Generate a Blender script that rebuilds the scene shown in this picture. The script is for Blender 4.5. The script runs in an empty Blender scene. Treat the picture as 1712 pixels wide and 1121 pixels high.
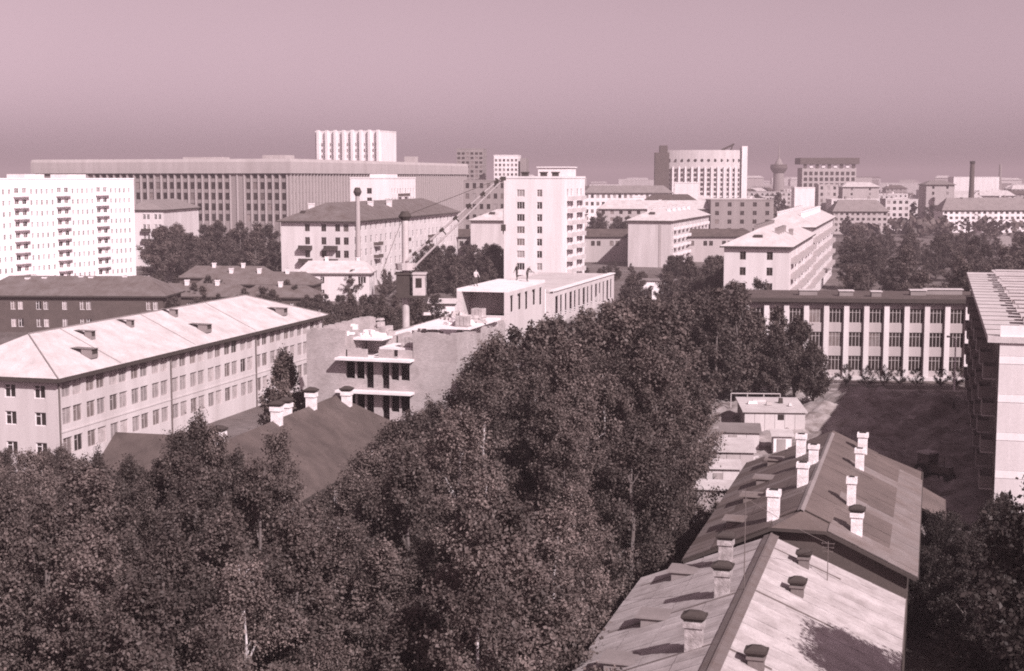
import bpy, math, random
import numpy as np
from mathutils import Vector, Matrix
random.seed(7)
R = math.radians
sc = bpy.context.scene
col = sc.collection

# ------------------------------------------------------------------ camera
CAM_H = 29.0
FPX = 2378.0
PITCH = math.atan((560.5 - 297) / FPX)
cam_d = bpy.data.cameras.new('camera')
cam = bpy.data.objects.new('camera', cam_d)
col.objects.link(cam)
cam.location = (0, 0, CAM_H)
cam.rotation_euler = (R(90) - PITCH, 0, 0)
cam_d.sensor_width = 36
cam_d.lens = 36 * FPX / 1712
cam_d.clip_start = 0.5
cam_d.clip_end = 20000
sc.camera = cam

# ------------------------------------------------------------------ light
SUN_AZ, SUN_EL = 33.0, 38.0         # degrees to the right of "straight behind the camera", and up
sdir = Vector((math.sin(R(SUN_AZ)) * math.cos(R(SUN_EL)), -math.cos(R(SUN_AZ)) * math.cos(R(SUN_EL)), math.sin(R(SUN_EL))))
sun_d = bpy.data.lights.new('sun', 'SUN')
sun_d.energy = 5.0
sun_d.angle = R(0.6)
sun_d.color = (1.0, 0.90, 0.91)
sun = bpy.data.objects.new('sun', sun_d)
col.objects.link(sun)
sun.rotation_euler = sdir.to_track_quat('Z', 'Y').to_euler()
sun.location = (60, -60, 120)

world = bpy.data.worlds.new('World')
sc.world = world
world.use_nodes = True
wn = world.node_tree
wn.nodes.clear()
sky = wn.nodes.new('ShaderNodeTexSky')
sky.sky_type = 'NISHITA'
sky.sun_disc = False
sky.sun_elevation = R(SUN_EL)
sky.sun_rotation = math.atan2(sdir.x, sdir.y)
sky.air_density = 1.0
sky.dust_density = 1.8
bw = wn.nodes.new('ShaderNodeRGBToBW')
tint = wn.nodes.new('ShaderNodeMix')
tint.data_type = 'RGBA'
tint.blend_type = 'MULTIPLY'
tint.inputs[0].default_value = 1.0
tint.inputs[7].default_value = (1.0, 0.715, 0.815, 1)       # the print's mauve tone
bg = wn.nodes.new('ShaderNodeBackground')
bg.inputs[1].default_value = 0.089
wo = wn.nodes.new('ShaderNodeOutputWorld')
cl = wn.nodes.new('ShaderNodeTexNoise')          # thin uneven overcast film over the whole sky
cl.inputs['Scale'].default_value = 2.2
cl.inputs['Detail'].default_value = 5
clr = wn.nodes.new('ShaderNodeMapRange')
clr.inputs[3].default_value = 0.88
clr.inputs[4].default_value = 1.12
clm = wn.nodes.new('ShaderNodeMath')
clm.operation = 'MULTIPLY'
wtc = wn.nodes.new('ShaderNodeTexCoord')
wn.links.new(wtc.outputs['Generated'], cl.inputs['Vector'])
wn.links.new(cl.outputs[0], clr.inputs[0])
wn.links.new(sky.outputs[0], bw.inputs[0])
wn.links.new(bw.outputs[0], clm.inputs[0])
wn.links.new(clr.outputs[0], clm.inputs[1])
wn.links.new(clm.outputs[0], tint.inputs[6])
wn.links.new(tint.outputs[2], bg.inputs[0])
wn.links.new(bg.outputs[0], wo.inputs[0])

sc.view_settings.view_transform = 'Standard'
sc.view_settings.look = 'None'
sc.view_settings.exposure = 0.52
sc.view_settings.gamma = 1.0
sc.cycles.use_denoising = False
sc.cycles.max_bounces = 5
sc.cycles.diffuse_bounces = 3
sc.cycles.glossy_bounces = 2
sc.cycles.transmission_bounces = 2
sc.cycles.volume_bounces = 0
sc.cycles.caustics_reflective = False
sc.cycles.caustics_refractive = False
sc.cycles.filter_width = 1.9

# ------------------------------------------------------------------ helpers: view geometry
def P(px, py, z):
    a = (px - 856) / FPX
    b = (560.5 - py) / FPX
    dy = math.cos(PITCH) + b * math.sin(PITCH)
    dz = -math.sin(PITCH) + b * math.cos(PITCH)
    t = (z - CAM_H) / dz
    return a * t, dy * t

def pix(x, y, z):
    dz = z - CAM_H
    d = y * math.cos(PITCH) - dz * math.sin(PITCH)
    up = y * math.sin(PITCH) + dz * math.cos(PITCH)
    return 856 + FPX * x / d, 560.5 - FPX * up / d

def height_at(px, py, Y):
    b = (560.5 - py) / FPX
    dy = math.cos(PITCH) + b * math.sin(PITCH)
    dz = -math.sin(PITCH) + b * math.cos(PITCH)
    return CAM_H + dz * Y / dy

GRID = 16.5                      # the street grid runs this far to the right of straight ahead
def uv(a=GRID):
    s, c = math.sin(R(a)), math.cos(R(a))
    return Vector((s, c)), Vector((c, -s))

# ------------------------------------------------------------------ materials
def tone(l, warm=True):
    """grey of lightness l in the print's tone: darks brown, mids mauve, lights pale pink"""
    w = min(1, max(0, l / 0.7))
    g = 0.82 + 0.10 * w
    b = 0.80 + 0.14 * w
    if l < 0.16 and warm:
        return (l, l * .775, l * .72)
    return (l, l * g, l * b)

MATS = {}
def mat(name, l, l2=None, scale=1.5, rough=0.85, fine=0.12, bump=0.0, streak=False, obj_var=0.0, island=0.0, spec=0.3, bump_scale=8.0, world=False):
    if name in MATS:
        return MATS[name]
    m = bpy.data.materials.new(name)
    m.use_nodes = True
    nt = m.node_tree
    n = nt.nodes
    p = n['Principled BSDF']
    p.inputs['Roughness'].default_value = rough
    p.inputs['Specular IOR Level'].default_value = spec
    tc = n.new('ShaderNodeTexCoord')
    mp = n.new('ShaderNodeMapping')
    if world:
        tc = n.new('ShaderNodeNewGeometry')
    CO = 'Position' if world else 'Object'
    if streak:
        mp.inputs['Scale'].default_value = (1, 1, 0.12)
    nt.links.new(tc.outputs[CO], mp.inputs[0])
    if obj_var and not world:
        oi0 = n.new('ShaderNodeObjectInfo')
        sc0 = n.new('ShaderNodeVectorMath')
        sc0.operation = 'SCALE'
        sc0.inputs[0].default_value = (60, 37, 21)
        nt.links.new(oi0.outputs['Random'], sc0.inputs['Scale'])
        nt.links.new(sc0.outputs[0], mp.inputs['Location'])
    nz = n.new('ShaderNodeTexNoise')
    nz.inputs['Scale'].default_value = scale
    nz.inputs['Detail'].default_value = 7
    nz.inputs['Roughness'].default_value = 0.65
    nt.links.new(mp.outputs[0], nz.inputs['Vector'])
    rp = n.new('ShaderNodeValToRGB')
    rp.color_ramp.elements[0].position = 0.32
    rp.color_ramp.elements[1].position = 0.68
    l2 = l * 0.8 if l2 is None else l2
    rp.color_ramp.elements[0].color = (*tone(l2), 1)
    rp.color_ramp.elements[1].color = (*tone(l), 1)
    nt.links.new(nz.outputs[0], rp.inputs[0])
    out = rp.outputs[0]
    def mul(out, val, lo, hi):
        mr = n.new('ShaderNodeMapRange')
        mr.inputs[3].default_value = lo
        mr.inputs[4].default_value = hi
        nt.links.new(val, mr.inputs[0])
        mx = n.new('ShaderNodeMix')
        mx.data_type = 'RGBA'
        mx.blend_type = 'MULTIPLY'
        mx.inputs[0].default_value = 1
        nt.links.new(out, mx.inputs[6])
        nt.links.new(mr.outputs[0], mx.inputs[7])
        return mx.outputs[2]
    if fine:
        n2 = n.new('ShaderNodeTexNoise')
        n2.inputs['Scale'].default_value = scale * 14
        n2.inputs['Detail'].default_value = 3
        nt.links.new(tc.outputs[CO], n2.inputs['Vector'])
        out = mul(out, n2.outputs[0], 1 - fine * 2, 1 + fine * 2)
    if obj_var:
        oi = n.new('ShaderNodeObjectInfo')
        out = mul(out, oi.outputs['Random'], 1 - obj_var, 1 + obj_var)
    if island:
        ge = n.new('ShaderNodeNewGeometry')
        out = mul(out, ge.outputs['Random Per Island'], 1 - island, 1 + island)
    nt.links.new(out, p.inputs['Base Color'])
    if bump:
        n3 = n.new('ShaderNodeTexNoise')
        n3.inputs['Scale'].default_value = bump_scale
        n3.inputs['Detail'].default_value = 5
        nt.links.new(tc.outputs[CO], n3.inputs['Vector'])
        b = n.new('ShaderNodeBump')
        b.inputs['Strength'].default_value = bump
        b.inputs['Distance'].default_value = 0.05
        nt.links.new(n3.outputs[0], b.inputs['Height'])
        nt.links.new(b.outputs[0], p.inputs['Normal'])
    MATS[name] = m
    return m

def brick_mat(name, l, l2, lm, bw_=0.27, bh=0.085):
    m = mat(name, l, l2, scale=0.45, fine=0.08, streak=False)
    nt = m.node_tree
    n = nt.nodes
    p = n['Principled BSDF']
    src = p.inputs['Base Color'].links[0].from_socket
    tc = [x for x in n if x.type == 'TEX_COORD'][0]
    sep = n.new('ShaderNodeSeparateXYZ')
    nt.links.new(tc.outputs['Object'], sep.inputs[0])
    add = n.new('ShaderNodeMath')
    nt.links.new(sep.outputs[0], add.inputs[0])
    nt.links.new(sep.outputs[1], add.inputs[1])
    cmb = n.new('ShaderNodeCombineXYZ')
    nt.links.new(add.outputs[0], cmb.inputs[0])
    nt.links.new(sep.outputs[2], cmb.inputs[1])
    bt = n.new('ShaderNodeTexBrick')
    bt.inputs['Scale'].default_value = 1
    bt.inputs['Brick Width'].default_value = bw_
    bt.inputs['Row Height'].default_value = bh
    bt.inputs['Mortar Size'].default_value = 0.01
    bt.inputs['Color1'].default_value = (1.1, 1.1, 1.1, 1)
    bt.inputs['Color2'].default_value = (0.82, 0.82, 0.82, 1)
    bt.inputs['Mortar'].default_value = (lm, lm, lm, 1)
    nt.links.new(cmb.outputs[0], bt.inputs['Vector'])
    mx = n.new('ShaderNodeMix')
    mx.data_type = 'RGBA'
    mx.blend_type = 'MULTIPLY'
    mx.inputs[0].default_value = 0.8
    nt.links.new(src, mx.inputs[6])
    nt.links.new(bt.outputs[0], mx.inputs[7])
    nt.links.new(mx.outputs[2], p.inputs['Base Color'])
    return m

def leaf_mat(name, l, l2):
    m = mat(name, l, l2, scale=0.55, rough=0.6, fine=0, obj_var=0.3, island=0.3, spec=0.2)
    return m

white = mat('white_plaster', 0.80, 0.64, 0.4, fine=0.05, streak=True)
whiter = mat('bright_panel', 0.92, 0.82, 0.4, fine=0.04, streak=True, obj_var=0.03)
stucco = mat('stucco', 0.66, 0.52, 0.4, fine=0.06, streak=True)
pale = mat('pale_plaster', 0.58, 0.45, 0.4, fine=0.06, streak=True)
midw = mat('grey_plaster', 0.42, 0.34, 0.35, fine=0.06, streak=True)
greyw = mat('stone_grey', 0.27, 0.22, 0.3, fine=0.06, streak=True)
drab_shadew = mat('drab_shade_render', 0.17, 0.12, 0.4, fine=0.1, streak=True)  # drab stub chimneys; also paints the shade on the panel block's left flank
darkw = mat('dark_brick', 0.10, 0.075, 0.6, fine=0.12)
dark = mat('dark_trim', 0.06, 0.045, 1.0)
black = mat('soot', 0.025, 0.02, 2.0)
concrete = mat('concrete', 0.55, 0.42, 0.6, fine=0.1, bump=0.3)
whitec = mat('new_concrete', 0.78, 0.66, 0.7, fine=0.08, bump=0.2)
rubblem = mat('rubble', 0.50, 0.30, 2.0, fine=0.15, bump=0.5)
brickm = brick_mat('silicate_brick', 0.46, 0.32, 0.7)
roof_dark = mat('dark_roof_iron', 0.115, 0.065, 0.5, rough=0.6, fine=0.06)
roof_brown = mat('brown_roof_iron', 0.165, 0.105, 0.45, rough=0.65, fine=0.08)
roof_mid = mat('grey_roof', 0.24, 0.18, 0.35, rough=0.7, fine=0.06)
roof_light = mat('pale_slate', 0.58, 0.42, 0.5, rough=0.75, fine=0.12, bump=0.2)
sheet_light = mat('pale_roof_sheet', 0.49, 0.29, 0.7, rough=0.8, fine=0.1, obj_var=0.035, bump=0.08, world=True)
sheet_dark = mat('dark_roof_sheet', 0.14, 0.10, 0.35, rough=0.55, fine=0.06, obj_var=0.06, bump=0.1, world=True)
sheet_mid = mat('weathered_roof_sheet', 0.205, 0.15, 0.5, rough=0.6, fine=0.08, obj_var=0.06, bump=0.1, world=True)
lime_d = mat('sooty_limewash', 0.5, 0.16, 2.6, fine=0.15, bump=0.6, bump_scale=14)
lime = mat('limewash', 0.9, 0.55, 2.2, fine=0.14, bump=0.6, bump_scale=14)
metal = mat('painted_metal', 0.16, 0.12, 1.0, rough=0.5)
metal_l = mat('pale_metal', 0.5, 0.4, 1.0, rough=0.5)
wood = mat('weathered_wood', 0.33, 0.24, 1.5, fine=0.15, streak=True)
frame_w = mat('white_frame', 0.75, 0.65, 2.0)
frame_g = mat('grey_frame', 0.42, 0.34, 2.0)
frame_d = mat('dark_frame', 0.16, 0.12, 2.0)
bark = mat('bark', 0.16, 0.10, 3.0, fine=0.2)
bark_birch = mat('birch_bark', 0.62, 0.20, 4.0, fine=0.15)
leafA = leaf_mat('leaf_lime', 0.115, 0.042)
leafB = leaf_mat('leaf_birch', 0.14, 0.06)
leafC = leaf_mat('leaf_shaded', 0.045, 0.022)  # near-black tone puts shade into the lower right foliage
cloth_l = mat('cloth_light', 0.5, 0.4, 3.0)
soil = mat('soil', 0.40, 0.12, 0.45, fine=0.22, bump=0.8, bump_scale=2.0)
ground_m = mat('ground_cover', 0.16, 0.09, 0.06, fine=0.25, bump=0.5, bump_scale=1.0)
path_m = mat('trodden_path', 0.34, 0.24, 0.2, fine=0.15)
asphalt = mat('asphalt', 0.075, 0.055, 0.2, fine=0.12)

def glass_mat(name, l, rough=0.08, spec=0.6):
    m = mat(name, l, l * 0.6, 1.3, rough=rough, fine=0, spec=spec, obj_var=0.35)
    return m
glass = glass_mat('window_glass', 0.035)
glass_c = glass_mat('curtained_glass', 0.22)
glass_p = glass_mat('pale_curtained_glass', 0.42)
hole = mat('unlit_inside', 0.05, 0.03, 1.0)

# ------------------------------------------------------------------ helpers: meshes and objects
class MB:
    def __init__(self):
        self.v, self.f, self.m = [], [], []
    def poly(self, pts, mi=0):
        b = len(self.v)
        self.v += [tuple(p) for p in pts]
        self.f.append(tuple(range(b, b + len(pts))))
        self.m.append(mi)
    def box(self, x0, x1, y0, y1, z0, z1, mi=0, top=None):
        # top = (dx, dy): how far the top shrinks on every side
        dx, dy = top or (0, 0)
        b = len(self.v)
        self.v += [(x0, y0, z0), (x1, y0, z0), (x1, y1, z0), (x0, y1, z0),
                   (x0 + dx, y0 + dy, z1), (x1 - dx, y0 + dy, z1), (x1 - dx, y1 - dy, z1), (x0 + dx, y1 - dy, z1)]
        for q in ((0, 3, 2, 1), (4, 5, 6, 7), (0, 1, 5, 4), (1, 2, 6, 5), (2, 3, 7, 6), (3, 0, 4, 7)):
            self.f.append(tuple(b + i for i in q))
            self.m.append(mi)
    def tube(self, p, q, r0, r1=None, n=8, mi=0, cap=True):
        r1 = r0 if r1 is None else r1
        p, q = Vector(p), Vector(q)
        d = (q - p).normalized()
        a = d.orthogonal().normalized()
        c = d.cross(a)
        b = len(self.v)
        for i in range(n):
            t = 2 * math.pi * i / n
            o = a * math.cos(t) + c * math.sin(t)
            self.v.append(tuple(p + o * r0))
            self.v.append(tuple(q + o * r1))
        for i in range(n):
            j = (i + 1) % n
            self.f.append((b + 2 * i, b + 2 * j, b + 2 * j + 1, b + 2 * i + 1))
            self.m.append(mi)
        if cap:
            self.f.append(tuple(b + 2 * i + 1 for i in range(n)))
            self.m.append(mi)
            self.f.append(tuple(b + 2 * i for i in reversed(range(n))))
            self.m.append(mi)
    def prism(self, poly, z0, z1, mi=0):
        n = len(poly)
        b = len(self.v)
        self.v += [(x, y, z0) for x, y in poly] + [(x, y, z1) for x, y in poly]
        self.f.append(tuple(b + i for i in reversed(range(n))))
        self.f.append(tuple(b + n + i for i in range(n)))
        self.m += [mi, mi]
        for i in range(n):
            j = (i + 1) % n
            self.f.append((b + i, b + j, b + n + j, b + n + i))
            self.m.append(mi)
    def mesh(self, name, mats):
        me = bpy.data.meshes.new(name)
        me.from_pydata(self.v, [], self.f)
        for m in (mats if isinstance(mats, (list, tuple)) else [mats]):
            me.materials.append(m)
        me.polygons.foreach_set('material_index', self.m)
        me.update()
        return me

def obj(name, me, parent=None, loc=(0, 0, 0), rz=0.0, kind=None, scale=None):
    o = bpy.data.objects.new(name, me)
    col.objects.link(o)
    o.location = loc
    if rz:
        o.rotation_euler = (0, 0, rz)
    if scale:
        o.scale = scale
    if parent:
        o.parent = parent
    if kind:
        o['kind'] = kind
    return o

def thing(name, label, cat, x=0, y=0, z=0, rz=0.0, group=None, me=None):
    o = obj(name, me, None, (x, y, z), rz)
    o['label'] = label
    o['category'] = cat
    if group:
        o['group'] = group
    return o

def clone(o, parent=None):
    c = o.copy()
    col.objects.link(c)
    c.parent = parent
    for ch in o.children:
        clone(ch, c)
    return c

def structure(name, me, loc=(0, 0, 0), rz=0.0):
    return obj(name, me, None, loc, rz, 'structure')

# ---------------- windows
WIN = {}
def win_mesh(w, h, style, fm, gm):
    k = (round(w, 2), round(h, 2), style, fm.name, gm.name)
    if k in WIN:
        return WIN[k]
    fr, pn = MB(), MB()
    t = 0.075
    fr.box(-w / 2, w / 2, 0, .07, 0, t)
    fr.box(-w / 2, w / 2, 0, .07, h - t, h)
    fr.box(-w / 2, -w / 2 + t, .001, .069, t, h - t)
    fr.box(w / 2 - t, w / 2, .001, .069, t, h - t)
    if style == 'cas':
        fr.box(-.04, .04, .01, .06, t, h - t)
        fr.box(-w / 2 + t, -.04, .012, .058, h * .68, h * .68 + .06)
    elif style == 'tri':
        for x in (-w / 6, w / 6):
            fr.box(x - .04, x + .04, .01, .06, t, h - t)
    elif style == 'quad':
        for x in (-w / 4, 0, w / 4):
            fr.box(x - .04, x + .04, .01, .06, t, h - t)
        fr.box(-w / 2 + t, w / 2 - t, .012, .058, h * .7, h * .7 + .06)
    pn.poly([(-w / 2, .05, 0), (w / 2, .05, 0), (w / 2, .05, h), (-w / 2, .05, h)])
    both = MB()
    both.v = fr.v + pn.v
    both.f = fr.f + [tuple(i + len(fr.v) for i in f) for f in pn.f]
    both.m = [0] * len(fr.f) + [1] * len(pn.f)
    r = (both.mesh('window', [fm, gm]), fr.mesh('window_frame', fm), pn.mesh('pane', gm))
    WIN[k] = r
    return r

SIDES = {'f': lambda W, D: ((0, 0), (1, 0), W), 'r': lambda W, D: ((W, 0), (0, 1), D),
         'l': lambda W, D: ((0, D), (0, -1), D), 'b': lambda W, D: ((W, D), (-1, 0), W)}

def facade(mb, o, d, W, z0, z1, ops, dep=0.22, mi=0):
    n = (d[1], -d[0])
    def pos(x, z, off=0.0):
        return (o[0] + d[0] * x - n[0] * off, o[1] + d[1] * x - n[1] * off, z)
    xs = sorted({0.0, W, *[round(v, 3) for q in ops for v in q[:2]]})
    zs = sorted({z0, z1, *[round(v, 3) for q in ops for v in q[2:4]]})
    for i in range(len(zs) - 1):
        za, zb = zs[i], zs[i + 1]
        zc = (za + zb) / 2
        inrow = [q for q in ops if q[2] < zc < q[3]]
        start = None
        for j in range(len(xs) - 1):
            xc = (xs[j] + xs[j + 1]) / 2
            solid = not any(q[0] < xc < q[1] for q in inrow)
            if solid and start is None:
                start = xs[j]
            if start is not None and (not solid or j == len(xs) - 2):
                end = xs[j + 1] if solid else xs[j]
                mb.poly([pos(start, za), pos(end, za), pos(end, zb), pos(start, zb)], mi)
                start = None
    for x0, x1, a, b in [q[:4] for q in ops]:
        mb.poly([pos(x0, a), pos(x1, a), pos(x1, a, dep), pos(x0, a, dep)], mi)
        mb.poly([pos(x0, b, dep), pos(x1, b, dep), pos(x1, b), pos(x0, b)], mi)
        mb.poly([pos(x0, a, dep), pos(x0, b, dep), pos(x0, b), pos(x0, a)], mi)
        mb.poly([pos(x1, a), pos(x1, b), pos(x1, b, dep), pos(x1, a, dep)], mi)
    return pos

BALC = {}
def balcony_mesh(w, m1, m2, deep=1.0):
    k = (round(w, 2), m1.name, m2.name, deep)
    if k not in BALC:
        b = MB()
        b.box(-w / 2, w / 2, -deep, 0, -.14, 0, 0)
        b.box(-w / 2, w / 2, -deep, -deep + .06, .06, .98, 1)
        b.box(-w / 2, -w / 2 + .05, -deep + .06, 0, .06, .95, 1)
        b.box(w / 2 - .05, w / 2, -deep + .06, 0, .06, .95, 1)
        BALC[k] = b.mesh('balcony', [m1, m2])
    return BALC[k]

def roof_mesh(W, D, e, r, ov, h0, h1, m, axis='y', t=0.2, m_edge=None, clip=0.0):
    """pitched roof: eaves at e, ridge at r; hips of run h0, h1 (0 = gable)"""
    a, b = (W, D) if axis == 'y' else (D, W)
    def T(p):
        return p if axis == 'y' else (p[1], p[0], p[2])
    A0, A1, B0, B1 = -ov, a + ov, -ov, b + ov
    top = {'a': (A0, B0, e), 'b': (A1, B0, e), 'c': (A1, B1, e), 'd': (A0, B1, e),
           'p': (a / 2, B0 + h0, r), 'q': (a / 2, B1 - h1, r)}
    faces = ['adqp', 'bpqc']
    faces += ['abp'] if h0 else []
    faces += ['cdq'] if h1 else []
    loop = 'a' + ('' if h0 else 'p') + 'bc' + ('' if h1 else 'q') + 'd'
    if clip:          # clipped front gable
        zc = r - (r - e) * clip / (a / 2 + ov)
        top.update({'x': (a / 2 - clip, B0, zc), 'y': (a / 2 + clip, B0, zc), 'p': (a / 2, B0 + clip, r)})
        faces = ['adqpx', 'bypqc', 'xyp'] + (['cdq'] if h1 else [])
        loop = 'axybc' + ('' if h1 else 'q') + 'd'
    mb = MB()
    for f in faces:
        mb.poly([T(top[k]) for k in f])
        mb.poly([T((top[k][0], top[k][1], top[k][2] - t)) for k in reversed(f)], 1)
    for i in range(len(loop)):
        k, l = top[loop[i]], top[loop[(i + 1) % len(loop)]]
        mb.poly([T(l), T(k), T((k[0], k[1], k[2] - t)), T((l[0], l[1], l[2] - t))], 1)
    return mb.mesh('roof', [m, m_edge or dark])

def chimney_mesh(w, d, h, mb_mat, crown=True, cap_mat=None, pot=True):
    b = MB()
    b.box(-w / 2, w / 2, -d / 2, d / 2, -.6, h * .8)
    if crown:
        b.box(-w / 2 - .07, w / 2 + .07, -d / 2 - .07, d / 2 + .07, h * .8, h)
    else:
        b.box(-w / 2 - .003, w / 2 + .003, -d / 2 - .003, d / 2 + .003, h * .8, h)
    if pot:
        b.box(-w / 2 + .1, w / 2 - .1, -d / 2 + .1, d / 2 - .1, h, h + .06, 1)
    return b.mesh('chimney', [mb_mat, cap_mat or black])

def hood_mesh(w, d, z, m):
    b = MB()
    b.box(-w / 2, w / 2, -d / 2, d / 2, z, z + .16, 0, (-.16, -.12))
    b.box(-w / 2 - .16, w / 2 + .16, -d / 2 - .12, d / 2 + .12, z + .16, z + .26)
    b.box(-w / 2 - .1, w / 2 + .1, -d / 2 - .08, d / 2 + .08, z + .26, z + .42, 0, (.25, .22))
    return b.mesh('hood', m)

def dormer_mesh(w, l, h, m1, m2):
    """low shed dormer: opens to -x, runs back along +x"""
    b = MB()
    b.poly([(0, -w / 2, 0), (0, w / 2, 0), (0, w / 2, h), (0, -w / 2, h)][::-1], 1)
    for s in (-1, 1):
        q = [(0, s * w / 2, -.3), (l, s * w / 2, h + .1), (0, s * w / 2, h)]
        b.poly(q if s < 0 else q[::-1], 0)
    b.box(-.25, l, -w / 2 - .12, w / 2 + .12, h, h + .08, 0)
    return b.mesh('dormer', [m1, m2])

def block(name, label, cat, x, y, rot, W, D, Hh, wall, sides=None, roof=None, group=None, z0=0.0, seed=0, floor_mat=None, gables=None):
    """building: empty at the front-left corner, local x along the front, y going back"""
    rng = random.Random(seed or sum(map(ord, name)) + int(W * 10))
    root = thing(name, label, cat, x, y, 0, -R(rot), group)
    mb, st = MB(), MB()
    pend = []
    for s in 'frlb':
        o, d, L = SIDES[s](W, D)
        ops = []
        for sp in (sides or {}).get(s, []):
            for c in sp['cols']:
                for zz in sp['rows']:
                    if sp.get('skip') and sp['skip'](c, zz):
                        continue
                    ops.append((round(c - sp['w'] / 2, 3), round(c + sp['w'] / 2, 3), round(zz, 3), round(zz + sp['h'], 3), sp))
        pos = facade(mb, o, d, L, z0, Hh, [q[:4] for q in ops])
        ang = math.atan2(d[1], d[0])
        for q in ops:
            sp = q[4]
            xc = (q[0] + q[1]) / 2
            g = rng.choices([glass, glass_c, glass_p], sp.get('gl', (5, 2, 1)))[0]
            if sp.get('style') == 'hole':
                continue
            if sp.get('one', True):
                b_, f_, p_ = win_mesh(sp['w'], sp['h'], sp.get('style', 'cas'), sp.get('fm', frame_w), g)
                pend.append((b_, f_, p_, pos(xc, q[2], .12), ang, sp.get('near')))
            else:
                st.poly([pos(q[0], q[2], .18), pos(q[1], q[2], .18), pos(q[1], q[3], .18), pos(q[0], q[3], .18)], [glass, glass_c, glass_p].index(g))
        for bl in (sides or {}).get(s + '_bal', []):
            for c in bl['cols']:
                for zz in bl['rows']:
                    obj('balcony', balcony_mesh(bl['w'], bl.get('slab', concrete), bl.get('front', pale), bl.get('deep', 1.0)), root, pos(c, zz, 0), ang)
    if gables:
        ax, e, r = gables[:3]
        if ax == 'y':
            cw = gables[3] if len(gables) > 3 else 0.0
            zc = r - (r - e) * cw / (W / 2)
            mb.poly([(0, 0, e), (W, 0, e), (W / 2 + cw, 0, zc), (W / 2 - cw, 0, zc)] if cw else [(0, 0, e), (W, 0, e), (W / 2, 0, r)])
            mb.poly([(W, D, e), (0, D, e), (W / 2, D, r)])
        else:
            mb.poly([(0, D, e), (0, 0, e), (0, D / 2, r)])
            mb.poly([(W, 0, e), (W, D, e), (W, D / 2, r)])
    obj('wall', mb.mesh('wall', wall), root)
    for b_, f_, p_, loc, ang, near in pend:
        if near:
            w_ = obj('window', f_, root, loc, ang)
            obj('pane', p_, w_)
        else:
            obj('window', b_, root, loc, ang)
    if st.f:
        obj('window_rows', st.mesh('window_rows', [glass, glass_c, glass_p]), root, kind='stuff')
    if roof:
        kind = roof[0]
        if kind == 'flat':
            _, m, par = roof
            b = MB()
            b.box(.25, W - .25, .25, D - .25, Hh - .4, Hh - .15)
            obj('roof', b.mesh('roof', m), root)
            if par:
                c = MB()
                c.box(-.12, W + .12, -.12, .3, Hh, Hh + par)
                c.box(-.12, W + .12, D - .3, D + .12, Hh, Hh + par)
                c.box(-.12, .3, .3, D - .3, Hh, Hh + par - .003)
                c.box(W - .3, W + .12, .3, D - .3, Hh, Hh + par - .003)
                obj('parapet', c.mesh('parapet', wall), root)
        else:
            _, m, rise, ov, h0, h1, ax = roof[:7]
            obj('roof', roof_mesh(W, D, Hh, Hh + rise, ov, h0, h1, m, ax, 0.3, roof[7] if len(roof) > 7 else None), root)
    return root

def seq(a, b, n):
    return [a + (b - a) * i / (n - 1) for i in range(n)] if n > 1 else [(a + b) / 2]

def roof_z(W, e, r, x):
    return r - (r - e) * abs(x - W / 2) / (W / 2)

U, V = uv()
def off(x, y, a, b, rot=GRID):
    u, v = uv(rot)
    return x + v.x * a + u.x * b, y + v.y * a + u.y * b

# ------------------------------------------------------------------ ground
b = MB()
b.poly([(-6500, -300, 0), (6500, -300, 0), (6500, 7500, 0), (-6500, 7500, 0)])
structure('ground', b.mesh('ground', ground_m))

def noise2(x, y, s=0):
    return (math.sin(x * 1.7 + 1.3 * s) * math.cos(y * 1.3 - .7 * s) + math.sin(x * .61 + y * .83 + s * 2.1) + .6 * math.sin(x * 3.1 - y * 2.3 + s)) / 2.6

def sheet(name, pts, z, m):
    b = MB()
    b.poly([(x, y, z) for x, y in pts])
    return structure(name, b.mesh(name, m))

# churned yard between the new block and the school
def yard():
    x0, x1, y0, y1, n = 22., 74., 96., 192., 110
    mx = 70
    v, f = [], []
    for j in range(n + 1):
        for i in range(mx + 1):
            x = x0 + (x1 - x0) * i / mx
            y = y0 + (y1 - y0) * j / n
            ed = min(1, (x - x0) / 4, (x1 - x) / 4, (y - y0) / 4, (y1 - y) / 4)
            h = .55 * noise2(x * .35, y * .3, 1) + .6 * noise2(x * .9, y * .7, 2) + .22 * noise2(x * 2.1, y * 1.9, 3) + .12 * noise2(x * 4.3, y * 3.7, 5)
            # spoil heaps and a trench
            for hx, hy, hr, hh in ((44, 178, 5, 1.7), (52, 176, 6, 1.3), (40, 160, 4, 1.1), (58, 166, 5, 1.2), (47, 148, 4, 1.0), (56, 150, 3, .9), (38, 172, 3, 1.2), (43, 137, 3.5, .8)):
                d = math.hypot((x - hx), (y - hy) * .8) / hr
                if d < 1:
                    h += hh * (1 - d * d) ** 1.5
            v.append((x, y, .012 + max(-.02 + .03, ed * (h + .6))))
    for j in range(n):
        for i in range(mx):
            a = j * (mx + 1) + i
            f.append((a, a + 1, a + mx + 2, a + mx + 1))
    me = bpy.data.meshes.new('dug_yard')
    me.from_pydata(v, [], f)
    me.materials.append(soil)
    for p in me.polygons:
        p.use_smooth = True
    structure('dug_yard', me)
yard()
sheet('footpath', [(30, 194.5), (90, 188.6), (90, 190.6), (30, 196.5)], .008, path_m)
sheet('school_lawn_path', [(36, 200.2), (90, 194.6), (90, 195.6), (36, 201.2)], .008, path_m)
c0, c1 = off(33.5, 120, 0, 0), off(33.5, 120, 0, 62)
def strip(name, x, y, w, l, z, m, rot=GRID):
    sheet(name, [off(x, y, 0, 0, rot), off(x, y, w, 0, rot), off(x, y, w, l, rot), off(x, y, 0, l, rot)], z, m)
strip('yard_lane', 15.5, 108, 5.2, 60, .006, path_m)
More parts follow.
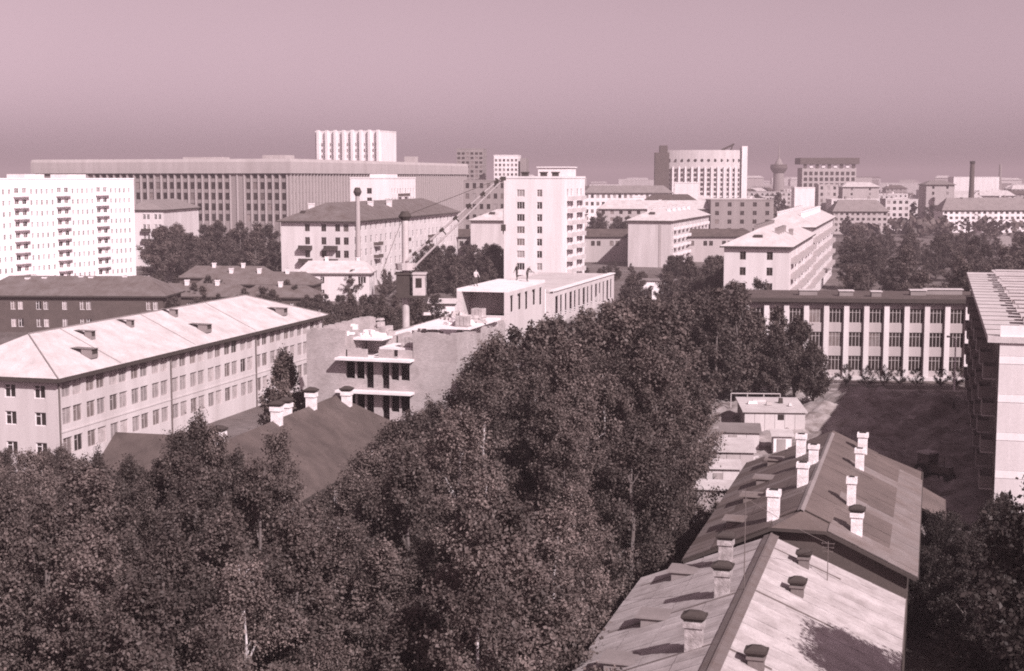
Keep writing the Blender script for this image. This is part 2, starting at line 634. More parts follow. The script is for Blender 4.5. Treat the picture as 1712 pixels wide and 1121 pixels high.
strip('boulevard_road', 30, 250, 7, 420, .006, asphalt)
strip('far_lane', 36, 330, 30, 5, .007, path_m)
strip('far_street', 118, 300, 8, 500, .006, path_m)
strip('cross_street', -260, 590, 700, 9, .006, asphalt)

# ------------------------------------------------------------------ the two barracks in front (right)
def sheets(root_roof, W, D, e, r, ov, y0, y1, pitch, rows, m, ridge_m, hip1=0.0, seed=1, clip=0.0, weathered=None):
    """roof sheets laid in rows down both slopes, each its own piece"""
    rng = random.Random(seed)
    half = W / 2 + ov
    rise = (r - e)
    run = math.hypot(half, rise)
    ang = math.atan2(rise, half)
    L = run / rows
    meshes = []
    for k in range(2):
        b = MB()
        w = pitch - .012
        nseg = 6
        for i in range(nseg):
            xa, xb = w * i / nseg, w * (i + 1) / nseg
            za, zb = (.016 if i in (0,) else 0), (.016 if i == nseg - 1 else 0)
            b.poly([(0, xa, za + .02), (L + .07, xa, za + .035), (L + .07, xb, zb + .035), (0, xb, zb + .02)][::-1])
        b.box(0, L + .07, 0, w, -.004, .012)
        meshes.append(b.mesh('roof_sheet', m if k == 0 else (weathered or m)))
    n = int((y1 - y0) / pitch)
    for s in (-1, 1):
        for i in range(n):
            for j in range(rows):
                ym = y0 + (i + .5) * pitch
                dist = j * L
                xr = (dist + L) * math.cos(ang)
                if hip1 and ym > y1 - hip1 * (xr / half) * 1.0 - pitch * .5:
                    continue
                if clip and ym < y0 + clip + .3 and dist < clip * .9:
                    continue
                pale_ = weathered and ((s > 0 and (j == rows - 1 or (int(ym) in (8, 9, 19, 20, 0, 1) and j > 0))) or (s < 0 and (int(ym) in (6, 7, 13, 21) or (j == rows - 1 and i % 5 < 3))))
                o = obj('roof_sheet', meshes[1 if pale_ else 0], root_roof)
                cx = W / 2 + s * dist * math.cos(ang)
                cz = r - dist * math.sin(ang) + .02 + rng.uniform(0, .012)
                rot = Matrix.Rotation(ang + rng.uniform(-.004, .004), 4, 'Y')
                if s < 0:
                    rot = Matrix.Rotation(math.pi, 4, 'Z') @ rot
                yy = y0 + i * pitch + (pitch if s < 0 else 0)
                o.matrix_local = Matrix.Translation((cx, yy, cz)) @ rot @ Matrix.Rotation(rng.uniform(-.004, .004), 4, 'Z')

WR = {}
def put_chimney(root, x, y, z, w, d, h, m, hood=None, crown=True):
    k = (w, d, h, m.name, crown)
    if k not in WR:
        WR[k] = chimney_mesh(w, d, h, m, crown)
    c = obj('chimney', WR[k], root, (x, y, z))
    if hood:
        k2 = (w, d, h, 'hood')
        if k2 not in WR:
            WR[k2] = hood_mesh(w, d, h + .02, hood)
        obj('hood', WR[k2], c)
    return c

# --- pale-roofed barrack, partly out of the picture at the bottom
NW, NE, NR = 14.6, 6.0, 9.0
h = block('barrack', 'long two storey barrack with pale sheet roof, dark ridge strip and hooded chimneys', 'house',
          *off(3.08, 65.14, .45, -14.0), GRID, NW - .9, 29.6, NE - .05, pale,
          {'l': [dict(cols=seq(2, 27.5, 9), rows=[1.0, 3.9], w=1.1, h=1.4)], 'r': [dict(cols=seq(2, 27.5, 9), rows=[1.0, 3.9], w=1.1, h=1.4)],
           'b': [dict(cols=[3, 7, 11], rows=[1.0, 3.9], w=1.1, h=1.4)]},
          gables=('y', NE - .05, NR - .35))
hw = NW - .9
rf = obj('roof', roof_mesh(hw, 29.6, NE - .03, NR - .03, .45, 0, 0, roof_mid, 'y', .16, wood), h)
sheets(rf, hw, 29.6, NE, NR, .45, -.4, 30.0, 1.2, 4, sheet_light, metal, seed=3)
b = MB()
for s in (-1, 1):
    b.poly([(hw / 2, -.45, NR + .1), (hw / 2 + s * .42, -.45, NR - .06), (hw / 2 + s * .42, 30.05, NR - .06), (hw / 2, 30.05, NR + .1)][::s])
b.box(hw / 2 - .05, hw / 2 + .05, -.45, 30.06, NR + .06, NR + .13)
obj('ridge_cap', b.mesh('ridge_cap', metal), h)
sl = (NR - NE) / (hw / 2 + .45)
def on(xl, yl):        # measured frame -> house frame
    return xl - .45, yl + 14.0
def nz_(x):
    return NR - sl * abs(x - hw / 2)
# cover strips running down the slope from the ridge
for s, yl, l0, l1 in ((1, 5.2, 0, 4.2), (1, -3.9, 0, 2.2), (1, 13.6, 0, 4.0), (-1, 4.6, 0, 6.8), (-1, -3.4, 0, 6.9), (-1, 13.3, 0, 6.9)):
    b = MB()
    x0, x1 = hw / 2 + s * l0, hw / 2 + s * l1
    y = yl + 14
    q = [(x0, y - .09, nz_(x0) + .075), (x0, y + .09, nz_(x0) + .075), (x1, y + .09, nz_(x1) + .085), (x1, y - .09, nz_(x1) + .085)]
    b.poly(q if s < 0 else q[::-1])
    q2 = [(p[0], p[1], p[2] - .06) for p in q]
    for i in range(4):
        j = (i + 1) % 4
        b.poly([q[i], q[j], q2[j], q2[i]])
    obj('cover_strip', b.mesh('cover_strip', metal), h)
for xl, yl, hh, w in ((5.24, 12.35, 1.35, .72), (6.08, 5.23, 1.3, .74), (6.03, -3.14, 1.3, .76), (9.38, 12.86, .6, .55), (9.51, 7.67, .55, .62), (8.9, -4.52, .6, .66)):
    x, y = on(xl, yl)
    put_chimney(h, x, y, nz_(x), w, w * .8, hh, lime_d if xl < 7 else drab_shadew, dark)
dm = dormer_mesh(1.5, 2.7, .5, roof_mid, hole)
for xl, yl in ((2.9, 12.9), (2.9, 4.4), (2.5, -2.0)):
    x, y = on(xl, yl)
    obj('dormer', dm, h, (x - .6, y, nz_(x - .6) + .05))
for s in (-1, 1):
    b = MB()
    xg = hw / 2 + s * (hw / 2 + .52)
    b.tube((xg, -.4, NE - .08), (xg, 30, NE - .08), .07, n=6)
    obj('gutter', b.mesh('gutter', metal), h)

# antenna masts standing on the roof
def antenna(xl, yl, hh, label, bars):
    x, y = on(xl, yl)
    wx, wy = off(3.08, 65.14, xl, yl)
    t = thing('roof_antenna', label, 'antenna', wx, wy, nz_(x), -R(GRID))
    b = MB()
    b.tube((0, 0, -.2), (0, 0, hh), .028, .02, 6)
    obj('mast', b.mesh('mast', metal), t)
    for k in range(bars):
        b = MB()
        b.tube((-.35 + .04 * k, 0, hh - .12 - .22 * k), (.35 - .04 * k, 0, hh - .12 - .22 * k), .014, n=5)
        b.tube((-.3 + .04 * k, -.2, hh - .12 - .22 * k), (-.3 + .04 * k, .2, hh - .12 - .22 * k), .012, n=5)
        b.tube((.3 - .04 * k, -.2, hh - .12 - .22 * k), (.3 - .04 * k, .2, hh - .12 - .22 * k), .012, n=5)
        obj('crossbar', b.mesh('crossbar', metal), t)
antenna(7.2, 4.7, 5.0, 'tall thin bare antenna mast by the dark ridge strip of the pale roof', 1)
antenna(10.67, 12.3, 2.2, 'short antenna with crossbars on the pale roof under the dark gable', 3)

# --- dark-roofed barrack behind it
DW, DD, DE, DR = 13.0, 30.0, 7.0, 10.0
h = block('barrack', 'two storey barrack with dark iron roof and whitewashed brick chimneys', 'house',
          *off(9.91, 80.44, .5, .5), GRID, DW - 1.0, DD - 1.0, DE - .05, darkw,
          {'l': [dict(cols=seq(2, 27, 9), rows=[1.2, 4.3], w=1.1, h=1.5)], 'r': [dict(cols=seq(2, 27, 9), rows=[1.2, 4.3], w=1.1, h=1.5)],
           'f': [dict(cols=[10.4], rows=[4.3], w=.9, h=1.2)]},
          gables=('y', DE - .05, DR - .4, 1.5))
dw, dd = DW - 1.0, DD - 1.0
rf = obj('roof', roof_mesh(dw, dd, DE - .03, DR - .03, .5, 0, 2.6, sheet_dark, 'y', .2, dark, 1.5), h)
sheets(rf, dw, dd, DE, DR, .5, -.46, dd + .46, .98, 4, sheet_dark, dark, hip1=2.6, seed=5, clip=1.5, weathered=sheet_mid)
b = MB()
for s in (-1, 1):
    b.poly([(dw / 2, 1.0, DR + .1), (dw / 2 + s * .2, 1.0, DR + .0), (dw / 2 + s * .2, dd - 2.0, DR + .0), (dw / 2, dd - 2.0, DR + .1)][::s])
obj('ridge_cap', b.mesh('ridge_cap', roof_mid), h)
sd = (DR - DE) / (dw / 2 + .5)
def dz_(x):
    return DR - sd * abs(x - dw / 2)
for xl, yl, hh, w, hood in ((4.9, 2.07, 1.75, .68, False), (5.91, 9.57, 1.5, .66, False), (6.02, 16.43, 1.35, .62, False), (4.68, 22.32, 1.6, .66, False),
                            (9.6, 2.65, 1.3, .64, True), (8.98, 8.23, 1.9, .52, False), (8.9, 19.87, 1.5, .58, False), (8.81, 25.91, 1.5, .66, False)):
    x, y = xl - .5, yl - .5
    put_chimney(h, x, y, dz_(x), w, w * .8, hh, lime, dark if hood else None)
dm = dormer_mesh(1.3, 2.4, .45, sheet_mid, hole)
for xl, yl in ((2.2, 5.4), (2.4, 11.9), (2.6, 17.2), (2.6, 24.0)):
    x = xl - .5 - .4
    obj('dormer', dm, h, (x, yl - .5, dz_(x) + .05))
for s in (-1, 1):
    b = MB()
    xg = dw / 2 + s * (dw / 2 + .57)
    b.tube((xg, -.4, DE - .08), (xg, dd + .4, DE - .08), .07, n=6)
    obj('gutter', b.mesh('gutter', dark), h)
# porch roof on the right flank
pr = MB()
pr.poly([(dw + .4, 18, DE - .1), (dw + 2.2, 18.3, DE - 1.0), (dw + 2.2, 24.7, DE - 1.0), (dw + .4, 25, DE - .1)])
pr.poly([(dw + .4, 18, DE - .22), (dw + .4, 25, DE - .22), (dw + 2.2, 24.7, DE - 1.12), (dw + 2.2, 18.3, DE - 1.12)])
pr.box(dw + 2.15, dw + 2.25, 18.3, 24.7, DE - 1.14, DE - .98)
obj('porch_roof', pr.mesh('porch_roof', sheet_dark), h)

# ------------------------------------------------------------------ dark roofed house in the grove (left of centre)
hx, hy = -26.4, 97.5
h = block('timber_house', 'two storey timber house with dark hipped roof and white capped chimneys among trees', 'house',
          hx, hy, 14, 10.4, 30, 6.4, darkw,
          {'r': [dict(cols=seq(3, 27, 9), rows=[1.2, 4.2], w=1.1, h=1.5, gl=(3, 2, 2))], 'f': [dict(cols=[2.5, 5.2, 8], rows=[1.2, 4.2], w=1.1, h=1.5)]},
          roof=('hip', roof_dark, 4.0, .7, 5, 5, 'y'))
for x, y, z in ((3.2, 7.0, 8.9), (5.4, 12.5, 10.0), (4.7, 16.0, 9.7), (5.3, 19.8, 10.0), (6.2, 25.6, 9.3)):
    put_chimney(h, x, y, z - .2, .75, .65, 1.7, lime, dark)
h = block('timber_house', 'low timber house with plain dark pitched roof behind the white capped chimneys', 'house',
          -16.2, 128.5, 14, 8, 7, 4.6, darkw, {'f': [dict(cols=[2, 4, 6], rows=[1.3], w=1, h=1.3)]}, roof=('hip', roof_dark, 2.3, .5, 0, 0, 'x'), gables=('x', 4.6, 6.7))
h = block('timber_house', 'small timber outbuilding with steep dark roof below the three storey block', 'house',
          -34.5, 115.5, 14, 6.0, 9.0, 4.2, darkw, {'f': [dict(cols=[1.5, 4.5], rows=[1.3], w=.9, h=1.2)]}, roof=('hip', roof_dark, 3.2, .5, 0, 0, 'x'), gables=('x', 4.2, 7.1))
h = block('timber_house', 'timber annexe with dark lean roof facing the grove beside the steep outbuilding', 'house',
          -31.5, 103, 14, 5.0, 9.0, 5.2, darkw, {'f': [dict(cols=[1.5, 3.5], rows=[1.3], w=.9, h=1.2)]}, roof=('hip', roof_dark, 2.0, .5, 3, 3, 'y'))

# ------------------------------------------------------------------ three storey block on the left
LX, LY = off(-44.2, 136.6, -13.2, 0, 15.2)
LW, LD, LE = 13.2, 66.0, 9.75
pairs = [2.6 + 4.35 * k for k in range(15)]
cols = [p + d for p in pairs for d in (-.95, .95)]
h = block('institute_block', 'pale three storey block with long pale roof, paired windows and drainpipes', 'building',
          LX, LY, 15.2, LW, LD, LE, pale,
          {'r': [dict(cols=cols, rows=[1.9, 4.9, 7.6], w=1.6, h=1.7, gl=(1, 5, 9), fm=frame_g, near=True)],
           'f': [dict(cols=[2.0, 4.6, 8.0, 11.3], rows=[1.9, 4.9, 7.6], w=1.25, h=1.35, gl=(6, 1, 0), near=True)],
           'l': [dict(cols=seq(3, 63, 18), rows=[1.9, 4.9, 7.6], w=1.4, h=1.5, one=False)]})
rf = obj('roof', roof_mesh(LW, LD, LE, LE + 3.5, .7, 6.2, 11.5, roof_light, 'y', .42, dark), h)
b = MB()
sL = 3.5 / (LW / 2 + .7)
for x, y, w, l, rr in ((11.2, 8.3, 1.2, 1.2, 0), (11.2, 33.5, 1.2, 1.2, 0), (11.2, 55.5, 1.2, 1.2, 0), (8.6, 13.0, .8, .8, 0), (8.1, 22.3, .7, .6, 0), (7.6, 33, .7, .8, 0)):
    d_ = MB()
    zt = LE + 3.5 - sL * abs(x - LW / 2)
    d_.box(0, l, -w / 2, w / 2, -.4, .55)
    d_.poly([(l + .2, -w / 2 - .1, .56), (l + .2, w / 2 + .1, .56), (-1.3, w / 2 + .1, .62), (-1.3, -w / 2 - .1, .62)])
    d_.poly([(l + .004, -w / 2 + .1, .0), (l + .004, w / 2 - .1, .0), (l + .004, w / 2 - .1, .5), (l + .004, -w / 2 + .1, .5)], 1)
    obj('dormer', d_.mesh('dormer', [roof_mid, hole]), h, (x, y, zt))
for y in (.25, 22.3, 44.2):
    b = MB()
    b.tube((LW + .14, y, 0), (LW + .14, y, LE - .25), .085, n=6)
    b.tube((LW + .14, y, LE - .25), (LW + .62, y, LE - .05), .085, n=6)
    obj('drainpipe', b.mesh('drainpipe', metal), h)
for pts in ([(LW + .7, -.7, LE), (LW / 2, 5.5, LE + 3.5)], [(LW / 2, 5.5, LE + 3.5), (LW / 2, 55.2, LE + 3.5)], [(LW + .7, LD + .7, LE), (LW / 2, LD - 10.8, LE + 3.5)]):
    b = MB()
    b.tube((pts[0][0], pts[0][1], pts[0][2] + .02), (pts[1][0], pts[1][1], pts[1][2] + .02), .09, n=5)
    obj('ridge_roll', b.mesh('ridge_roll', roof_mid), h)
for y in (11, 27.5, 43.5):       # standing fire break ribs down the slope
    b = MB()
    x1 = LW + .5
    zt = lambda x: LE + 3.5 - sL * abs(x - LW / 2)
    b.tube((LW / 2, y, zt(LW / 2) + .02), (x1, y, zt(x1) + .02), .05, n=5)
    obj('roof_rib', b.mesh('roof_rib', roof_mid), h)
b = MB()
b.box(LW + .003, LW + .06, .3, LD - .3, 4.18, 4.34)
obj('string_course', b.mesh('string_course', pale), h)
# fire ladder at the far corner
b = MB()
for s in (-.22, .22):
    b.tube((LW + .3, LD - 1.5 + s, 0), (LW + .3, LD - 1.5 + s, LE + .9), .03, n=5)
for k in range(26):
    b.tube((LW + .3, LD - 1.72, .6 + .38 * k), (LW + .3, LD - 1.28, .6 + .38 * k), .02, n=4)
obj('fire_ladder', b.mesh('fire_ladder', metal_l), h)

# ------------------------------------------------------------------ brick block being built (centre)
CX, CY, CA = -19.2, 132.0, 16.5
CW, CD = 14.8, 66.0
root = thing('unfinished_brick_block', 'pale brick apartment block under construction with open top and balcony slabs', 'building', CX, CY, 0, -R(CA))
fl = [.7, 3.65, 6.6, 9.55, 12.5]
mb = MB()
ops = []
for z in fl[:4]:
    ops += [(3.9, 4.85, z + .95, z + 2.6), (4.97, 5.8, z + .95, z + 2.6), (5.92, 6.7, z + .12, z + 2.6)]
    ops += [(7.5, 8.25, z + .12, z + 2.6), (8.4, 9.2, z + .95, z + 2.6), (9.32, 10.25, z + .95, z + 2.6)]
facade(mb, (0, 0), (1, 0), CW, 0, 12.5, ops, .38)
rops = []
for z in fl[:4]:
    for k in range(16):
        y = 2.2 + k * 4.0
        rops.append((round(y, 2), round(y + 1.5, 2), z + .95, z + 2.4))
        rops.append((round(y + 2.2, 2), round(y + 2.95, 2), z + .95 if k % 2 else z + .1, z + 2.4))
facade(mb, (CW, 0), (0, 1), CD, 0, 12.5, rops, .14)
facade(mb, (0, CD), (0, -1), CD, 0, 12.5, [], .38)
facade(mb, (CW, CD), (-1, 0), CW, 0, 12.5, [], .38)
obj('wall', mb.mesh('wall', brickm), root)
for z in fl[1:]:
    b = MB()
    b.box(.4, CW - .4, .4, CD - .4, z - .25, z - .03)
    obj('floor_slab', b.mesh('floor_slab', whitec), root)
for xp in (4.91, 5.86, 8.33, 9.26):         # pale posts between the openings
    for z in fl[2:4]:
        b = MB()
        b.box(xp - .055, xp + .055, .05, .3, z + .1, z + 2.6)
        obj('window_post', b.mesh('window_post', frame_w), root)
for z in (3.4, 6.4, 9.45, 12.48):
    b = MB()
    b.box(3.3, 10.7, -1.15, .02, z - .16, z + .06)
    obj('balcony_slab', b.mesh('balcony_slab', whitec), root)
for z in (6.46, 9.51):
    for xa, xb in ((3.35, 6.62), (8.3, 10.65)):
        pass
# top storey walls, partly laid
def wallpiece(x0, x1, y0, y1, z0, z1, m=brickm, name='wall_stub'):
    b = MB()
    n = max(2, int(max(x1 - x0, y1 - y0) / .55))
    rng = random.Random(int(x0 * 31 + y0 * 17 + z1 * 7))
    if x1 - x0 >= y1 - y0:
        for i in range(n):
            xa, xb = x0 + (x1 - x0) * i / n, x0 + (x1 - x0) * (i + 1) / n
            b.box(xa, xb, y0, y1, z0, z1 - rng.choice((0, 0, 0, .085, .17)))
    else:
        for i in range(n):
            ya, yb = y0 + (y1 - y0) * i / n, y0 + (y1 - y0) * (i + 1) / n
            b.box(x0, x1, ya, yb, z0, z1 - rng.choice((0, 0, .085, .17, .3)))
    return obj(name, b.mesh(name, m), root)
wallpiece(.0, 3.9, .0, .5, 12.5, 15.1)
wallpiece(10.6, 14.8, .0, .5, 12.5, 15.0)
wallpiece(.0, .5, .5, 16, 12.5, 14.9)
wallpiece(14.3, 14.8, .5, 2.0, 12.5, 14.9)
wallpiece(4.1, 6.0, .0, .4, 12.5, 13.35)
wallpiece(7.2, 8.6, .0, .4, 12.5, 13.3)
wallpiece(9.1, 10.55, .0, .4, 12.5, 13.3)
wallpiece(3.9, 4.3, .5, 9, 12.5, 14.4)
wallpiece(6.6, 7.0, 3.4, 9, 12.5, 14.0)
wallpiece(4.4, 6.5, 4.0, 4.4, 12.5, 14.5)
wallpiece(7.2, 10.5, 5.0, 5.4, 12.5, 14.3)
for k in range(7):                            # brick piers on the right edge
    y = 3.0 + k * 1.9
    wallpiece(14.3, 14.8, y, y + .9, 12.5, 14.8 - .2 * (k % 3))
b = MB()
b.box(4.2, 7.2, 1.0, 3.6, 14.0, 14.2)
obj('floor_slab', b.mesh('floor_slab', whitec), root)
b = MB()
b.box(6.9, 10.7, 1.0, 4.6, 13.2, 13.4)
obj('floor_slab', b.mesh('floor_slab', whitec), root)
b = MB()
b.box(8.6, 14.2, 5.6, 15.6, 14.75, 14.97)
obj('floor_slab', b.mesh('floor_slab', whitec), root)
# upper storey box, open towards us
b = MB()
b.box(9.4, 14.8, 16, 30.5, 17.5, 17.8)
obj('roof_slab', b.mesh('roof_slab', whitec), root)
for x0, x1 in ((9.4, 9.95),):
    b = MB()
    b.box(x0, x1, 16.0, 30.5, 12.6, 17.5)
    obj('side_wall', b.mesh('side_wall', concrete), root)
mb = MB()
facade(mb, (14.8, 16.0), (0, 1), 14.5, 12.5, 17.5, [(1.0, 2.1, 15.4, 17.1), (3.6, 5.0, 15.4, 17.1), (6.4, 7.6, 15.2, 17.1), (9.2, 10.6, 15.4, 17.1), (12.2, 13.2, 15.2, 17.1)], .1)
facade(mb, (9.4, 16.0), (1, 0), 5.4, 12.5, 15.15, [], .3)
facade(mb, (14.8, 30.5), (-1, 0), 5.4, 12.5, 17.5, [], .3)
mb.poly([(14.45, 16, 15.15), (14.8, 16, 15.15), (14.8, 16, 17.5), (14.45, 16, 17.5)])
mb.poly([(14.45, 16, 15.15), (14.45, 16, 17.5), (14.45, 30.4, 17.5), (14.45, 30.4, 15.15)])
obj('upper_wall', mb.mesh('upper_wall', pale), root)
b = MB()
b.box(9.95, 14.44, 19.0, 19.2, 15.0, 17.5)
obj('partition', b.mesh('partition', midw), root)
# far part: upper storey with tall openings
mb = MB()
far_ops = []
for k in range(14):
    y = 1.0 + k * 2.2
    far_ops.append((round(y, 2), round(y + (1.0 if k % 3 else 1.4), 2), 13.1, 15.6))
facade(mb, (14.8, 34.0), (0, 1), 32, 12.5, 16.2, far_ops, .1)
facade(mb, (4.0, 34.0), (1, 0), 10.8, 12.5, 16.0, [(2, 3.4, 13.1, 15.5), (6, 7.4, 13.1, 15.5)], .35)
facade(mb, (14.8, 66), (-1, 0), 10.8, 12.5, 16.2, [], .35)
facade(mb, (4.0, 66), (0, -1), 32, 12.5, 16.2, [], .35)
obj('upper_wall', mb.mesh('upper_wall', pale), root)
b = MB()
b.box(4.3, 14.4, 36.5, 65.6, 15.7, 15.95)
obj('roof_slab', b.mesh('roof_slab', concrete), root)
b = MB()
b.box(14.2, 14.95, 34.3, 66, 16.2, 16.34)
obj('coping', b.mesh('coping', whitec), root)
b = MB()
b.v = [(13.2, 31.6, 12.55), (14.5, 31.6, 12.55), (14.5, 31.9, 12.55), (13.2, 31.9, 12.55), (13.4, 32.3, 16.6), (14.3, 32.3, 16.6), (14.3, 32.6, 16.6), (13.4, 32.6, 16.6)]
b.f = [(0, 3, 2, 1), (4, 5, 6, 7), (0, 1, 5, 4), (1, 2, 6, 5), (2, 3, 7, 6), (3, 0, 4, 7)]
b.m = [0] * 6
obj('leaning_slab', b.mesh('leaning_slab', whiter), root)
# heaps of loose brick and mortar tubs lying on the deck
rng = random.Random(11)
def heap(name, label, x, y, z, n, r, hgt, s, m):
    b = MB()
    for _ in range(n):
        a, q = rng.uniform(0, 6.28), math.sqrt(rng.random())
        px_, py_ = r * q * math.cos(a), r * q * math.sin(a)
        pz = hgt * (1 - q) * rng.random()
        w, d, hh = s * rng.uniform(.6, 1.3), s * rng.uniform(.6, 1.3), s * rng.uniform(.3, .8)
        b.box(px_ - w, px_ + w, py_ - d, py_ + d, max(0, pz - hh), pz + hh, 0, (w * .25 * rng.random(), d * .3 * rng.random()))
    wx, wy = off(CX, CY, x, y, CA)
    o = thing(name, label, 'rubble', wx, wy, z, rng.uniform(0, 3), None, b.mesh(name, m))
    return o
heap('brick_pile', 'pale broken heap of brick between the stub walls of the unfinished block', 5.4, 7.5, 12.47, 60, 1.3, 1.7, .3, rubblem)
heap('brick_pile', 'heap of brick on the open floor near the pale balcony slab', 8.9, 8.0, 12.47, 50, 1.4, 1.9, .28, rubblem)
heap('brick_pile', 'low heap of rubble beside the concrete deck of the unfinished block', 11.0, 3.2, 12.47, 70, 1.6, 2.2, .3, rubblem)
heap('brick_pile', 'heap of brick on the deck in front of the open upper storey', 10.5, 13.0, 14.97, 50, 1.4, .9, .3, rubblem)
heap('brick_pile', 'scattered rubble along the edge of the unfinished right flank', 13.2, 10.5, 14.97, 40, 1.0, .8, .25, rubblem)
heap('brick_pile', 'white mortar rubble spilling over the notch of the brick gable', 5.2, 3.0, 14.2, 40, 1.2, .8, .25, whitec)
heap('brick_pile', 'white rubble ridge behind the left brick pier of the gable', 2.2, 6.0, 12.47, 70, 1.5, 3.2, .32, whitec)
heap('brick_pile', 'big broken heap topping the middle of the unfinished floor', 8.0, 11.0, 12.47, 90, 1.9, 3.4, .35, rubblem)
heap('brick_pile', 'white spill of mortar beside the pale deck edge', 12.4, 8.3, 14.97, 50, 1.3, .9, .3, whitec)
heap('brick_pile', 'rubble along the left wall of the unfinished block beyond the pier', 2.5, 12.5, 12.47, 70, 1.7, 3.0, .33, rubblem)
def pallet(x, y, z, label):
    b = MB()
    for i in range(3):
        for j in range(2):
            b.box(-.62 + .42 * i, -.24 + .42 * i, -.45 + .46 * j, -.03 + .46 * j, .12, .95 + .03 * ((i + j) % 2))
    b.box(-.66, .66, -.5, .5, 0, .115, 1)
    wx, wy = off(CX, CY, x, y, CA)
    thing('brick_pallet', label, 'pallet', wx, wy, z, -R(CA) + rng.uniform(-.2, .2), None, b.mesh('brick_pallet', [rubblem, wood]))
pallet(9.5, 1.9, 13.41, 'pallet of stacked brick on the lower pale slab of the unfinished block')
pallet(13.3, 6.4, 14.98, 'pallet of stacked brick at the right edge of the concrete deck')
pallet(12.2, 14.6, 14.98, 'pallet of stacked brick before the dark open upper storey')

# ------------------------------------------------------------------ tower crane
gx, gy = -12.6, 168.0
t = thing('tower_crane', 'tower crane with tube mast, box cab and long raised twin tube jib', 'crane', gx, gy, 0, 0)
b = MB()
b.tube((0, 0, .9), (0, 0, 24.0), .5, .4, 14)
obj('mast', b.mesh('mast', metal_l), t)
b = MB()
b.box(-2.2, 2.2, -2.2, 2.2, .35, .9)
for sx in (-2, 2):
    for sy in (-1.7, 1.7):
        b.tube((sx - .12, sy, .35), (sx + .12, sy, .35), .35, n=10)
obj('undercarriage', b.mesh('undercarriage', metal), t)
b = MB()
b.tube((0, 0, 24.0), (0, 0, 24.5), .42, .8, 12)
b.tube((0, 0, 24.5), (0, 0, 25.1), .8, .4, 12)
obj('mast_head', b.mesh('mast_head', dark), t)
b = MB()
b.box(-1.0, 2.6, -1.4, 1.2, 15.0, 15.25)
b.box(-1.0, .55, -1.35, 1.1, 15.25, 17.7)
b.box(-1.2, .7, -1.5, 1.25, 17.7, 17.9)
obj('machine_house', b.mesh('machine_house', dark), t)
cb = MB()
cb.box(.95, 2.4, -1.3, .9, 15.25, 17.7)
cb.box(.85, 2.55, -1.45, 1.05, 17.72, 17.88)
cab = obj('cab', cb.mesh('cab', metal_l), t)
b = MB()
b.box(1.3, 2.0, -1.36, -1.3, 16.2, 17.3)
b.box(2.4, 2.45, -.9, .4, 16.2, 17.3)
obj('cab_window', b.mesh('cab_window', glass), cab)
b = MB()
b.tube((0, 0, 18.2), (0, 0, 19.0), 1.1, 1.25, 12)
obj('slewing_ring', b.mesh('slewing_ring', concrete), t)
root_j, tip = Vector((.6, -.6, 18.9)), Vector((11.6, -3.0, 29.05))
jd = (tip - root_j).normalized()
side = jd.cross(Vector((0, 1, 0))).normalized()
up_ = Vector((0, 1, 0))
for s in (-1, 1):
    b = MB()
    w0, w1 = .55, .16
    b.tube(root_j + side * s * w0, tip + side * s * w1, .13, .1, 8)
    obj('jib_chord', b.mesh('jib_chord', metal_l), t)
for k in range(7):
    f_ = (k + .6) / 7
    p = root_j.lerp(tip, f_)
    w = .55 + (.16 - .55) * f_
    b = MB()
    b.tube(p + side * w, p - side * w, .09, n=6)
    b.tube(p + side * w * 1.05 - jd * .28, p + side * w * 1.05 + jd * .28, .18, n=8)
    obj('jib_tie', b.mesh('jib_tie', dark), t)
b = MB()
b.box(tip.x - .3, tip.x + .3, tip.y - .2, tip.y + .2, tip.z - .35, tip.z + .1)
obj('jib_head', b.mesh('jib_head', dark), t)
b = MB()
b.tube((0, -.2, 24.6), tip, .03, n=5)
b.tube((.1, .2, 24.6), tip, .03, n=5)
b.tube((-.2, 0, 24.4), (-3.0, .5, 17.5), .035, n=5)
obj('stay_cable', b.mesh('stay_cable', metal), t)
b = MB()
b.tube(tip - Vector((0, 0, .3)), tip - Vector((0, 0, 5.4)), .025, n=5)
obj('hoist_rope', b.mesh('hoist_rope', metal), t)
b = MB()
q = tip - Vector((0, 0, 5.4))
b.box(q.x - .28, q.x + .28, q.y - .12, q.y + .12, q.z - .75, q.z)
b.tube(q - Vector((0, 0, .75)), q - Vector((0, 0, 1.15)), .09, .03, n=6)
obj('hook_block', b.mesh('hook_block', dark), t)

# ------------------------------------------------------------------ school with white pilasters
SA = 5.7
sx0, sy0 = off(45.2, 204.4, -12.3, 0, SA)
SW, SD, SH = 42.6, 14.0, 11.3
bay = 2.84
c0 = 12.45
edges = [c0 + bay * k for k in range(-4, 11)]
wcols = [e_ + bay / 2 for e_ in edges[:-1]]
wcols = [w for w in wcols if 1 < w < SW - 1]
h = block('school', 'three storey school with white pilasters, dark windows and flat dark roof', 'school',
          sx0, sy0, SA, SW, SD, SH, midw,
          {'f': [dict(cols=wcols, rows=[1.3, 4.75, 8.2], w=2.0, h=2.15, style='quad', gl=(7, 1, 0), fm=frame_g, near=True)]})
for e_ in edges:
    if .3 < e_ < SW - .3:
        b = MB()
        b.box(e_ - .36, e_ + .36, -.42, .003, .5, SH - .45)
        obj('pilaster', b.mesh('pilaster', stucco), h)
b = MB()
b.box(-.8, SW + .8, -.95, SD + .8, SH, SH + .45)
obj('roof', b.mesh('roof', roof_dark), h)
b = MB()
b.box(-.8, SW + .8, -1.0, -.96, SH - .05, SH + .52)
obj('fascia', b.mesh('fascia', dark), h)
b = MB()
b.box(-.1, SW + .1, -.6, -.003, 0, .5)
obj('plinth', b.mesh('plinth', pale), h)
